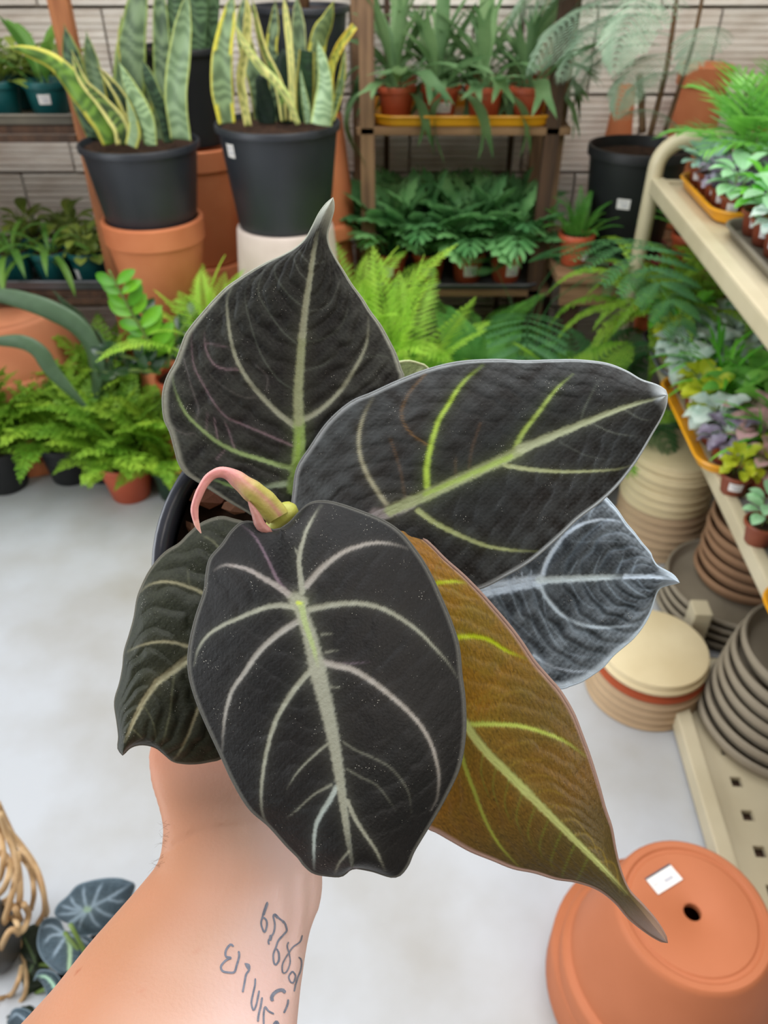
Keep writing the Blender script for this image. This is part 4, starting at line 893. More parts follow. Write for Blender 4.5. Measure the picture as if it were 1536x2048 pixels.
def velvet_leaf(name, parent, s, org, mid, right, left, plane, veins, base, base2, margin, back, material='velvet', NU=200, NV=70,
                cup=0.0, droop=0.0, fold=0.0, quilt=0.0007, nq=15, qk=0.16, wave=0.0, bead=0.0007, marg_w=0.03, thick=0.0011, seed=1,
                silver=0.0, label=None, near_tip=None, qcol=0.0, qcolor=None, dark=0.47, base3=None, marg2=None):
    C = lambda L: np.array(L, float) / s + np.array(org)
    mid, right, left = (spline(C(q), NU + 1) for q in (mid, right, left))
    v = np.linspace(-1, 1, 2 * NV + 1)
    av = np.abs(v)[None, :, None]
    B = np.where((v < 0)[None, :, None], left[:, None, :], right[:, None, :])
    G = mid[:, None, :] * (1 - av) + B * av                     # (NU+1, 2NV+1, 2) outline grid
    u = np.linspace(0, 1, NU + 1)[:, None]
    a = np.abs(v)[None, :]
    pl = np.array(plane, float)
    co, *_ = np.linalg.lstsq(np.c_[np.ones(len(pl)), pl[:, 0], pl[:, 1]], pl[:, 2], rcond=None)
    D0 = co[0] + co[1] * G[..., 0] + co[2] * G[..., 1]
    D = D0 + cup * a ** 2 + droop * (u - 0.5) ** 2 * 4 + fold * np.abs(a)
    if wave: D = D + wave * a ** 2 * np.sin(u * 17 + v[None, :] * 2.0 + seed)
    # pigments
    n1 = vnoise(G * 0.02, seed); n2 = vnoise(G * 0.11, seed + 3); n3 = vnoise(G * 0.6, seed + 5)
    col = np.empty(G.shape[:2] + (3,))
    w = np.clip(0.5 + 0.5 * n1 + 0.25 * n2, 0, 1)[..., None]
    col[:] = (np.array(base) * (1 - w) + np.array(base2) * w) * dark
    if base3 is not None:
        g3 = sstep(.25, .75, u + 0 * a + .12 * n1)[..., None] * .9
        col = col * (1 - g3) + np.array(base3) * dark * g3
    col = col * (1 + .16 * np.random.default_rng(seed).normal(size=col.shape[:2])[..., None] + .10 * n3[..., None])
    # quilting between the side veins
    ph = nq * (u - qk * a ** 1.4) + 0.55 * n1 + 0.22 * n2
    saw = ph - np.floor(ph)
    ridge = np.sin(np.pi * saw ** 0.7)
    fade = np.clip(np.sin(np.pi * np.clip(a, 0, 1)) ** 0.6, 0, 1) * sstep(0.02, 0.2, u) * sstep(0.0, 0.30, 1 - u)
    H = quilt * ridge * fade + quilt * 0.35 * n2 * fade
    H = H + 0.00007 * n3
    if qcol:
        k = (qcol * np.clip(1 - ridge * 1.6, 0, 1) * fade)[..., None]
        col = col * (1 - k) + np.array(qcolor) * k
    sink = np.zeros_like(H)
    # veins: bands of paler tissue, a little sunk
    P = G.reshape(-1, 2)
    for vn in veins:
        pts, w0, w1, vc = vn[0], vn[1], vn[2], vn[3]
        op = vn[4] if len(vn) > 4 else 1.0
        L = spline(C(pts), max(12, 6 * len(pts)))
        lo, hi = L.min(0) - 30, L.max(0) + 30
        sel = np.where((P[:, 0] > lo[0]) & (P[:, 0] < hi[0]) & (P[:, 1] > lo[1]) & (P[:, 1] < hi[1]))[0]
        if not len(sel): continue
        Q = P[sel]
        best = np.full(len(sel), 1e9); ww = np.zeros(len(sel)); tb = np.zeros(len(sel))
        ls = np.linspace(0, 1, len(L))
        for i in range(len(L) - 1):
            e = L[i + 1] - L[i]; ee = e @ e + 1e-9
            t = np.clip(((Q - L[i]) @ e) / ee, 0, 1)
            dd = np.hypot(*(Q - (L[i] + t[:, None] * e)).T)
            wloc = .85 * (w0 + (w1 - w0) * (ls[i] + t * (ls[i + 1] - ls[i]))) / s
            m_ = dd - wloc < best
            best = np.where(m_, dd - wloc, best); ww = np.where(m_, wloc, ww)
            if w0 > w1 * 1.5: tb = np.where(m_, ls[i] + t * (ls[i + 1] - ls[i]), tb)
        fuzz = 1 + 0.5 * vnoise(Q * 0.55, seed + 9)
        soft = 2.2 + ww * 0.35
        mask = 1 - sstep(-soft * 0.5, soft * 1.1 * fuzz, best)
        halo = np.exp(-np.clip(best, 0, None) / (5 + ww * 0.9)) * 0.08
        k = (np.clip(mask * 0.84 + halo, 0, 1) * (1 - .8 * sstep(.72, 1.0, tb)))[:, None] * op
        cf = col.reshape(-1, 3); cf[sel] = cf[sel] * (1 - k) + np.array(vc) * k
        sf = sink.reshape(-1); sf[sel] = np.maximum(sf[sel], mask * np.minimum(0.00006 * ww, 0.00035) * op)
        sink = sf.reshape(H.shape); col = cf.reshape(col.shape)
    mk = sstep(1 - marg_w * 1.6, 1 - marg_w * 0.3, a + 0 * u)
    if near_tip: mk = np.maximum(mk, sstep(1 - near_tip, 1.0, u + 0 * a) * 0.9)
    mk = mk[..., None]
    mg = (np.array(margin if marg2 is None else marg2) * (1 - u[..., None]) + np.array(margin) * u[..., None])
    col = col * (1 - mk) + mg * mk  # paler margin and tip; on the dark leaves this paints in sheen and backlight
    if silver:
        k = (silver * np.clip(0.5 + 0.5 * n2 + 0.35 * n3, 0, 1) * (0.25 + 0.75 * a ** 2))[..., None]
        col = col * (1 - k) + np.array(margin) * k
    D = D - H + sink
    cam_ = np.array(CAM); f_, r_, u_ = (np.array(q) for q in (FWD, RGT, UPV))
    def unproj(G_, D_):
        ray = f_ + r_ * ((G_[..., 0:1] - 768) / F) + u_ * ((1024 - G_[..., 1:2]) / F)
        return cam_ + ray * D_[..., None]
    V = unproj(G, D).reshape(-1, 3)
    nu, nv = G.shape[:2]
    idx = np.arange(nu * nv).reshape(nu, nv)
    quad = lambda I: np.stack([I[:-1, :-1], I[:-1, 1:], I[1:, 1:], I[1:, :-1]], -1).reshape(-1, 4)
    Fq = quad(idx)[:, ::-1]
    # the underside, coarser
    st = 5
    iu = np.r_[np.arange(0, nu - 1, st), nu - 1]; iv = np.r_[np.arange(0, nv - 1, st), nv - 1]
    Gb = G[np.ix_(iu, iv)]; Db = D0[np.ix_(iu, iv)] + (D + H - sink - D0)[np.ix_(iu, iv)] + thick
    Vb = unproj(Gb, Db).reshape(-1, 3)
    ib = np.arange(len(Vb)).reshape(len(iu), len(iv)) + len(V)
    # the rounded margin
    loop = np.vstack([idx[:, -1][:-1][:, None], idx[::-1, 0][:-1][:, None]]).ravel()
    ring = V[loop] ; ring = ring[::2]
    nrm = -f_
    tg = np.roll(ring, -1, 0) - np.roll(ring, 1, 0); tg /= np.linalg.norm(tg, axis=1)[:, None] + 1e-12
    b1 = np.cross(tg, nrm); b1 /= np.linalg.norm(b1, axis=1)[:, None] + 1e-12
    b2 = np.cross(tg, b1)
    k = 7; ang = np.arange(k) * 2 * math.pi / k
    Vr = (ring[:, None, :] + f_ * thick * 0.35 + bead * (np.cos(ang)[None, :, None] * b1[:, None, :] * 0.9 + np.sin(ang)[None, :, None] * b2[:, None, :])).reshape(-1, 3)
    ir = np.arange(len(Vr)).reshape(-1, k) + len(V) + len(Vb)
    ir2 = np.vstack([ir, ir[:1]]); ir2 = np.hstack([ir2, ir2[:, :1]])
    allV = np.vstack([V, Vb, Vr])
    allF = np.vstack([Fq, quad(ib), quad(ir2)])
    allC = np.vstack([col.reshape(-1, 3), np.tile(back, (len(Vb), 1)), np.repeat((mg * np.ones(G.shape[:2] + (1,))).reshape(-1, 3)[loop][::2], k, axis=0) * .85])
    me = np_mesh(name, allV, allF, M[material], True, np.clip(allC, 0, 1))
    o = bpy.data.objects.new(name, me); COL.objects.link(o)
    if parent:
        o.parent = parent; o.matrix_parent_inverse = parent.matrix_basis.inverted()
    if label: o['label'] = label
    return o

def keep(o, parent):
    o.parent = parent; o.matrix_parent_inverse = parent.matrix_basis.inverted(); return o

# pot: a nursery pot tipped towards the lens
def cam_dir(x, y, z): return (RGT * x + UPV * y - FWD * z).normalized()
pot_n = cam_dir(0.20, 0.05, 0.98)
pot_rim = PX(652, 1130, 0.352)
PR, PRB, PH = 0.0765, 0.054, 0.105
pot_base = pot_rim - pot_n * PH
pot_rot = pot_n.to_track_quat('Z', 'Y').to_euler()
held = thing('potted_alocasia', 'black-leaved velvet plant with pale veins in a black plastic pot held in the hand', 'plant', pot_base, rot=pot_rot)
bpy.context.view_layer.update()
mb = MB()
mb.lathe([(0.0, 0.0), (PRB - .003, 0), (PRB, .003), (PR - .006, PH - .02), (PR - .002, PH - .018), (PR + .0005, PH - .003), (PR + .0002, PH - .0005), (PR - .0012, PH + .0004), (PR - .0045, PH + .0002), (PR - .006, PH - .0025),
          (PR - .0075, PH - .03), (PRB - .002, .004), (0, .004)], 72)
put('pot', mb.mesh('pot', M['held_plastic']), held)
mb = MB()
mb.lathe([(0, PH - .010), (.02, PH - .009), (.045, PH - .010), (PR - .0085, PH - .016), (PR - .012, PH - .035), (0, PH - .035)], 48)
put('soil', mb.mesh('soil', M['soil']), held)
rr = random.Random(5)
chips = []
for k in range(3):
    q = MB(); b = bmesh.new(); bmesh.ops.create_icosphere(b, subdivisions=1, radius=1)
    for v in b.verts: v.co = Vector((v.co.x * (1 + rr.uniform(-.25, .25)), v.co.y * (.6 + rr.uniform(-.15, .15)), v.co.z * (.3 + rr.uniform(-.1, .1))))
    b.verts.index_update()
    q.add([v.co.copy() for v in b.verts], [tuple(v.index for v in f.verts) for f in b.faces]); b.free()
    chips.append(q.mesh('bark_chip', M['bark'], smooth=False))
for k in range(110):
    a, r = rr.uniform(0, 6.28), (PR - .014) * math.sqrt(rr.random())
    put('bark_chip', chips[k % 3], held, (r * math.cos(a), r * math.sin(a), PH - .008 + rr.uniform(-.002, .003)),
        (rr.uniform(-.7, .7), rr.uniform(-.7, .7), rr.uniform(0, 6.28)), rr.uniform(.005, .0115))

VB = lin(30, 31, 32); VB2 = lin(38, 36, 36)
VEIN = lin(140, 142, 128); VEING = lin(150, 160, 122); MARG = lin(84, 84, 80); BACK = lin(70, 50, 62)
# front leaf
f_mid = [(490, 200), (520, 330), (560, 470), (590, 575), (600, 650), (640, 750), (680, 930), (730, 1130), (770, 1330), (800, 1530), (830, 1750), (855, 1938)]
f_right = [(490, 200), (540, 165), (590, 110), (640, 70), (700, 58), (780, 70), (900, 110), (1010, 155), (1100, 215), (1180, 310), (1250, 420), (1310, 550), (1360, 670), (1400, 800), (1415, 950), (1430, 1060),
           (1435, 1200), (1425, 1320), (1400, 1430), (1350, 1540), (1290, 1650), (1230, 1750), (1170, 1850), (1140, 1920), (1100, 1970), (1060, 1980), (1020, 1970), (960, 1950), (880, 1935), (855, 1938)]
f_left = [(490, 200), (440, 205), (380, 175), (300, 165), (240, 210), (190, 280), (130, 350), (110, 430), (100, 520), (60, 640), (30, 760), (18, 860), (25, 960), (60, 1080), (110, 1200), (180, 1350),
          (250, 1500), (330, 1630), (430, 1720), (520, 1820), (580, 1880), (610, 1920), (660, 1960), (740, 1975), (800, 1975), (840, 1945), (855, 1938)]
f_veins = [
    ([(810, 1290), (870, 1330), (960, 1370), (1060, 1430), (1140, 1540), (1160, 1650)], 4, 1, VEIN, .35),
    ([(830, 1430), (900, 1470), (990, 1520), (1080, 1640)], 4, 1, VEIN, .3),
    ([(730, 1300), (660, 1360), (580, 1440), (520, 1530)], 6, 1, VEIN, .7),
    ([(750, 1510), (660, 1560), (560, 1650), (520, 1680)], 5, 1, VEIN, .6),
    ([(840, 1850), (790, 1910), (765, 1970)], 5, 3, VEIN, .6),
    ([(700, 740), (760, 735)], 5, 1, VEIN, .5), ([(720, 830), (790, 820)], 5, 1, VEIN, .5), ([(750, 1010), (800, 1010)], 4, 1, VEIN, .5),
    ([(720, 880), (820, 890), (950, 880)], 5, 1, lin(110, 96, 110), .5),
    ([(540, 540), (480, 470), (430, 370), (390, 290), (350, 230), (290, 180)], 8, 2, lin(110, 92, 104), .8),
    ([(620, 490), (700, 400), (790, 330), (880, 290), (980, 270), (1080, 280), (1140, 300)], 15, 3, lin(148, 144, 138), .95),
    ([(600, 520), (590, 430), (585, 350), (610, 240), (650, 150), (700, 75)], 14, 3, VEIN),
    ([(585, 350), (560, 290)], 6, 2, VEIN, .6),
    ([(640, 610), (740, 590), (830, 580), (930, 585), (1040, 620), (1180, 710), (1280, 810), (1350, 890), (1395, 960)], 14, 2, VEIN),
    ([(700, 880), (780, 900), (860, 920), (960, 980), (1050, 1050), (1140, 1130), (1210, 1210), (1260, 1300), (1290, 1400), (1300, 1480), (1290, 1580), (1260, 1640)], 15, 3, lin(150, 146, 140)),
    ([(830, 1590), (870, 1680), (920, 1760), (980, 1850), (1025, 1950)], 10, 3, VEIN),
    ([(540, 540), (470, 490), (400, 450), (330, 410), (260, 390), (200, 385), (150, 410)], 15, 3, lin(146, 140, 136)),
    ([(560, 600), (480, 590), (400, 605), (300, 645), (200, 690), (120, 740), (70, 810), (45, 900)], 13, 3, VEIN),
    ([(600, 660), (530, 700), (450, 760), (370, 840), (300, 940), (240, 1030), (210, 1130), (195, 1240), (190, 1340)], 15, 4, lin(146, 144, 138)),
    ([(670, 900), (610, 960), (540, 1050), (490, 1130), (450, 1220), (420, 1330), (400, 1440), (390, 1550), (395, 1650), (420, 1710)], 14, 4, VEIN),
    ([(775, 1520), (740, 1590), (700, 1650), (670, 1720), (660, 1800), (660, 1940)], 13, 4, lin(150, 160, 156)),
    ([(570, 560), (600, 570)], 40, 30, VEIN, .9),
    ([(580, 570), (605, 650), (640, 750), (680, 930)], 30, 42, VEIN),
    ([(680, 930), (730, 1130), (770, 1330), (800, 1530), (830, 1750), (858, 1930)], 42, 8, VEIN),
    ([(595, 585), (615, 680), (655, 800), (680, 900)], 16, 8, lin(150, 166, 112), .9),
    ([(578, 578), (590, 580)], 10, 8, lin(176, 190, 80)),
]
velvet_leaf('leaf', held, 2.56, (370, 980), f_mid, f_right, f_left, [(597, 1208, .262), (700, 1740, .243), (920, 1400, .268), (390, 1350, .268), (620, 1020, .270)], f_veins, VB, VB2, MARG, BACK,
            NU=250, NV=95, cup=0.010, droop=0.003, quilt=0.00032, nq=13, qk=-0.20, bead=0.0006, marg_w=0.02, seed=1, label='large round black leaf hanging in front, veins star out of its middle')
# right leaf
r_mid = [(230, 730), (300, 690), (390, 645), (540, 580), (700, 505), (860, 430), (920, 395), (1150, 300), (1330, 230), (1503, 180)]
r_up = [(230, 730), (170, 790), (90, 780), (30, 720), (8, 660), (15, 560), (30, 470), (80, 390), (150, 290), (240, 210), (330, 170), (440, 120), (560, 75), (680, 48), (820, 40), (930, 45), (1050, 42), (1150, 42), (1260, 55),
        (1340, 85), (1400, 120), (1460, 140), (1495, 160), (1503, 180)]
r_lo = [(230, 730), (300, 800), (400, 880), (520, 955), (640, 975), (760, 950), (860, 900), (960, 840), (1060, 755), (1150, 670), (1230, 610), (1300, 545), (1360, 470), (1400, 410), (1440, 340), (1480, 270), (1500, 215), (1503, 180)]
LIME = lin(150, 176, 60); LIMEP = lin(150, 158, 100)
r_veins = [
    ([(550, 380), (480, 330), (445, 260), (470, 180), (540, 95)], 2.5, 2, lin(110, 78, 34), .6),
    ([(460, 600), (440, 480), (400, 350)], 2, 1.5, lin(96, 70, 44), .5), ([(712, 490), (725, 400), (760, 290)], 2, 1.5, lin(90, 66, 44), .5), ([(660, 500), (660, 420)], 2, 1, lin(90, 70, 44), .5),
    ([(1155, 300), (1180, 220), (1240, 110)], 3, 1, lin(90, 96, 84), .5), ([(1000, 360), (960, 400)], 3, 1, LIMEP, .2),
    ([(1200, 290), (1290, 330), (1390, 345)], 3, 1, lin(96, 100, 92), .45), ([(1080, 370), (1180, 420), (1280, 440)], 3, 1, lin(80, 84, 78), .35), ([(1340, 240), (1400, 275), (1450, 280)], 3, 1, lin(96, 100, 92), .45),
    ([(550, 570), (545, 480), (560, 390), (590, 290), (630, 220), (690, 130), (770, 60)], 11, 3, LIME),
    ([(890, 410), (930, 330), (990, 250), (1060, 160), (1130, 95)], 10, 2, lin(140, 160, 76)),
    ([(400, 635), (360, 580), (310, 500), (280, 420), (275, 340), (295, 260), (330, 190)], 8, 3, lin(138, 134, 110)),
    ([(860, 460), (950, 475), (1080, 485), (1200, 483), (1310, 475), (1360, 460)], 8, 2, lin(146, 152, 112)),
    ([(510, 640), (580, 690), (680, 740), (780, 780), (880, 798), (990, 803)], 10, 3, lin(146, 154, 104)),
    ([(340, 655), (390, 645), (480, 610)], 24, 24, lin(120, 112, 112)),
    ([(400, 640), (540, 580), (700, 505), (860, 430), (920, 395)], 22, 20, lin(134, 142, 102)),
    ([(540, 575), (700, 505), (880, 425)], 8, 10, lin(140, 164, 74), .8),
    ([(920, 395), (1150, 300), (1330, 230), (1500, 182)], 18, 4, lin(150, 156, 124)),
]
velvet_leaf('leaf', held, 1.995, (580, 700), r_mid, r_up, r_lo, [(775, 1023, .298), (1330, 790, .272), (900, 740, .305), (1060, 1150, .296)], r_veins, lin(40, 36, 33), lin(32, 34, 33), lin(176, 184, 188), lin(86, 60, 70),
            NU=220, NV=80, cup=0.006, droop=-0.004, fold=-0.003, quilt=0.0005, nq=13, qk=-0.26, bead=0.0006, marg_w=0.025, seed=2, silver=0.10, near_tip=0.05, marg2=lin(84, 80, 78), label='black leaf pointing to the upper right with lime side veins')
# top leaf
t_mid = [(770, 2010), (820, 1880), (860, 1720), (872, 1620), (880, 1500), (880, 1370), (876, 1200), (885, 1050), (895, 900), (905, 780), (920, 680), (940, 540), (960, 400), (985, 270), (1030, 150), (1080, 48)]
t_left = [(770, 2010), (700, 1950), (620, 1925), (560, 1890), (480, 1845), (370, 1775), (290, 1725), (210, 1670), (170, 1610), (150, 1540), (120, 1430), (85, 1350), (75, 1240), (85, 1160), (110, 1090), (150, 1020), (180, 940), (210, 860),
          (250, 800), (300, 740), (370, 660), (450, 580), (520, 530), (600, 480), (690, 430), (780, 390), (860, 345), (920, 290), (960, 220), (1000, 140), (1040, 85), (1080, 48)]
t_right = [(770, 2010), (850, 1960), (950, 1900), (1080, 1800), (1220, 1660), (1360, 1480), (1460, 1280), (1495, 1110), (1480, 1060), (1450, 970), (1410, 890), (1360, 800), (1300, 720), (1250, 640), (1190, 560), (1140, 480), (1090, 400),
           (1055, 330), (1045, 260), (1065, 180), (1082, 110), (1080, 48)]
PK = lin(112, 92, 100); VT = lin(138, 140, 122)
t_veins = [
    ([(840, 1510), (700, 1450), (560, 1390), (450, 1340), (380, 1260), (310, 1140), (260, 1040), (245, 900), (250, 800)], 5, 2, PK, .8),
    ([(520, 1060), (430, 1055), (370, 1020), (330, 940), (320, 840)], 4, 2, PK, .9), ([(335, 905), (470, 930)], 3, 1, PK, .5),
    ([(500, 1530), (470, 1440), (440, 1360)], 4, 2, PK, .7), ([(400, 1480), (380, 1350)], 3, 2, PK, .7), ([(330, 1440), (340, 1320)], 3, 2, PK, .4), ([(395, 1590), (440, 1540)], 3, 2, PK, .6),
    ([(270, 1370), (285, 1290), (250, 1180), (200, 1000)], 3, 2, lin(90, 84, 84), .6), ([(270, 1440), (200, 1440), (130, 1400)], 3, 2, lin(90, 84, 84), .5),
    ([(690, 1180), (690, 1100), (600, 1010)], 3, 1, lin(90, 84, 84), .5), ([(640, 1220), (540, 1220), (380, 1120), (300, 1010)], 3, 1, lin(80, 76, 74), .5),
    ([(850, 1180), (760, 1120), (660, 980), (590, 780), (560, 620), (580, 510)], 3, 1, lin(86, 92, 84), .5), ([(880, 920), (780, 830), (700, 720), (640, 600), (680, 440)], 3, 1, lin(86, 92, 84), .5),
    ([(905, 690), (820, 620), (740, 500), (750, 410)], 3, 1, lin(86, 92, 84), .5), ([(935, 540), (880, 480), (840, 380)], 3, 1, lin(96, 100, 94), .5), ([(950, 440), (900, 390), (870, 350)], 3, 1, lin(96, 100, 94), .5),
    ([(920, 720), (1040, 690), (1100, 600), (1130, 500)], 3, 1, lin(96, 100, 94), .4), ([(905, 900), (1020, 880), (1130, 800), (1190, 640)], 3, 1, lin(86, 92, 84), .4), ([(960, 440), (1040, 420)], 3, 1, lin(96, 100, 94), .5),
    ([(905, 1070), (1030, 1030), (1100, 960)], 3, 1, lin(86, 92, 84), .4), ([(1250, 990), (1380, 980), (1440, 1020)], 3, 1, lin(86, 92, 84), .4),
    ([(850, 1390), (760, 1320), (680, 1240), (600, 1150), (540, 1060), (500, 970), (475, 870), (460, 760), (455, 650), (480, 580)], 15, 4, VT),
    ([(900, 1360), (960, 1330), (1040, 1270), (1120, 1190), (1190, 1090), (1240, 1000), (1275, 920), (1290, 830), (1290, 750)], 14, 3, VT),
    ([(880, 1645), (780, 1630), (650, 1590), (520, 1550), (400, 1490), (300, 1410), (220, 1330), (170, 1240), (140, 1150), (130, 1090)], 13, 4, lin(124, 144, 92)),
    ([(860, 1720), (760, 1740), (660, 1755)], 18, 11, lin(120, 132, 110)),
    ([(660, 1755), (500, 1750), (370, 1710)], 9, 5, lin(112, 140, 84)),
    ([(850, 1760), (870, 1640), (882, 1500), (880, 1370)], 40, 30, lin(126, 150, 82)),
    ([(880, 1370), (876, 1200), (885, 1050), (900, 860)], 29, 20, lin(140, 146, 112)),
    ([(900, 860), (920, 680), (945, 520), (965, 380), (990, 250)], 20, 9, lin(144, 146, 124)),
    ([(862, 1700), (874, 1560), (880, 1400)], 16, 8, lin(130, 160, 62), .7),
]
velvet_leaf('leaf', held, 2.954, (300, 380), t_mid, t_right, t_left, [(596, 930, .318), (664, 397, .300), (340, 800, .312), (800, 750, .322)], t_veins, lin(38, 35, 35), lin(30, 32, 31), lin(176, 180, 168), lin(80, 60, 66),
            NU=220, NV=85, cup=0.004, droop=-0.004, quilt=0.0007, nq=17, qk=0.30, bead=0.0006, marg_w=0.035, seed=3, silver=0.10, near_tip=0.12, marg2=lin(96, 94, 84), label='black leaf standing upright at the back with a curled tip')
# left leaf
l_mid = [(820, 930), (760, 1060), (700, 1160), (600, 1230), (480, 1300), (400, 1360), (290, 1440), (220, 1540), (175, 1620), (130, 1720), (98, 1800), (78, 1892)]
l_up = [(820, 930), (890, 800), (920, 640), (890, 520), (840, 455), (760, 430), (700, 415), (640, 425), (560, 460), (490, 520), (430, 580), (350, 630), (290, 690), (240, 760), (200, 840), (170, 920), (150, 1040), (120, 1150), (90, 1250), (80, 1350),
        (60, 1450), (35, 1530), (30, 1590), (45, 1690), (55, 1780), (50, 1850), (78, 1892)]
l_lo = [(820, 930), (900, 1020), (960, 1180), (960, 1400), (900, 1620), (800, 1830), (690, 1912), (620, 1932), (540, 1945), (460, 1945), (390, 1930), (340, 1890), (290, 1850), (230, 1830), (170, 1830), (120, 1850), (78, 1892)]
VL = lin(148, 144, 116); VL2 = lin(96, 98, 76)
l_veins = [
    ([(400, 1390), (385, 1500), (370, 1640), (320, 1850)], 4, 2, VL2, .7), ([(680, 610), (630, 560), (570, 530)], 6, 3, VL2, .9),
    ([(150, 1740), (210, 1800)], 3, 1, VL2, .7), ([(220, 1600), (270, 1700), (290, 1830)], 3, 1, VL2, .5), ([(490, 830), (480, 720)], 3, 1, VL2, .5),
    ([(700, 1260), (490, 1220), (400, 1195), (300, 1190), (200, 1210), (110, 1250)], 11, 3, VL),
    ([(760, 1000), (580, 890), (490, 850), (380, 820), (300, 820), (230, 845), (190, 880)], 12, 3, VL),
    ([(640, 1450), (545, 1610), (500, 1730), (430, 1880), (390, 1920)], 9, 3, VL),
    ([(700, 1160), (480, 1300), (400, 1360), (290, 1440)], 24, 20, VL), ([(290, 1440), (220, 1540), (175, 1620), (130, 1720), (92, 1810)], 18, 7, VL),
]
velvet_leaf('leaf', held, 3.1025, (220, 900), l_mid, l_lo, l_up, [(440, 1270, .300), (245, 1500, .288), (300, 1150, .304), (430, 1510, .296)], l_veins, lin(52, 56, 40), lin(44, 47, 36), lin(96, 94, 84), lin(90, 80, 76),
            NU=200, NV=75, cup=0.008, droop=0.003, quilt=0.0013, nq=12, qk=0.36, bead=0.0005, marg_w=0.016, seed=4, dark=.66, label='olive-green leaf at lower left with a hooked tip')
# golden leaf
y_mid = [(60, 130), (110, 330), (190, 570), (280, 830), (365, 995), (450, 1110), (520, 1180), (600, 1260), (700, 1360), (800, 1460), (900, 1560), (1000, 1660), (1130, 1800), (1230, 1920), (1303, 2010)]
y_r = [(60, 130), (20, 90), (10, 30), (40, 34), (100, 70), (180, 130), (260, 210), (340, 280), (420, 360), (500, 450), (560, 520), (620, 600), (680, 690), (740, 760), (800, 830), (860, 930), (900, 1030), (940, 1140), (980, 1270), (1010, 1380),
       (1040, 1470), (1060, 1580), (1085, 1680), (1125, 1770), (1190, 1840), (1250, 1910), (1290, 1975), (1303, 2010)]
y_l = [(60, 130), (0, 140), (-40, 250), (-50, 450), (-40, 700), (0, 1000), (60, 1240), (110, 1390), (170, 1465), (220, 1490), (290, 1530), (380, 1580), (480, 1620), (580, 1660), (680, 1680), (780, 1710), (880, 1725), (980, 1760), (1060, 1820), (1130, 1900), (1220, 1970), (1280, 2004), (1303, 2010)]
YV = lin(186, 206, 92); YV2 = lin(188, 210, 24); YT = lin(150, 126, 40)
y_veins = [([(470 + 62 * k, 1140 + 62 * k), (560 + 62 * k, 1085 + 70 * k), (700 + 48 * k, 1060 + 92 * k)], 2.5, 1, YT, .55) for k in range(9)]
y_veins += [([(440 + 62 * k, 1110 + 62 * k), (430 + 55 * k, 1220 + 66 * k), (470 + 50 * k, 1340 + 56 * k)], 2.5, 1, lin(122, 140, 50), .5) for k in range(9)]
y_veins += [([(340 + 40 * k, 980), (370 + 40 * k, 900 - 10 * k), (470 + 45 * k, 840 - 5 * k)], 2.5, 1, YT, .5) for k in range(5)]
y_veins += [
    ([(240, 330), (210, 270), (250, 200)], 2.5, 1, YT, .6), ([(290, 320), (330, 380), (420, 390)], 2.5, 1, YT, .6), ([(300, 480), (360, 440), (460, 470)], 2.5, 1, YT, .6), ([(400, 572), (440, 520), (500, 510)], 2.5, 1, YT, .6),
    ([(340, 690), (440, 740), (540, 760)], 3, 1, YT, .6), ([(540, 760), (480, 830), (400, 880)], 3, 1, YT, .5),
    ([(330, 990), (380, 985), (500, 985), (620, 995), (740, 1030), (830, 1070), (920, 1135)], 11, 3, YV),
    ([(250, 590), (325, 575), (400, 572), (470, 590), (550, 640), (640, 675)], 10, 3, YV2),
    ([(150, 330), (220, 320), (300, 313), (360, 320)], 8, 3, YV2),
    ([(330, 1100), (355, 1190), (400, 1310), (450, 1440), (520, 1560), (610, 1660)], 9, 3, lin(160, 172, 66)),
    ([(190, 570), (280, 830), (365, 995), (450, 1110), (540, 1200), (640, 1300)], 15, 19, lin(192, 204, 124)), ([(640, 1300), (800, 1460), (1000, 1660), (1110, 1780)], 18, 8, lin(188, 196, 122)),
]
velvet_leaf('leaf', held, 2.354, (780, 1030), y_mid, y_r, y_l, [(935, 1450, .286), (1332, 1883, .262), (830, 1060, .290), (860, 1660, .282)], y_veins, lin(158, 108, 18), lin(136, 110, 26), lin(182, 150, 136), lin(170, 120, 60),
            material='velvet_clear', dark=.9, base3=lin(88, 74, 38), NU=230, NV=75, cup=0.003, droop=0.005, fold=0.004, quilt=0.0003, nq=20, qk=0.25, bead=0.0008, marg_w=0.035, seed=5, near_tip=0.13, label='golden-brown translucent leaf with a long drip tip')
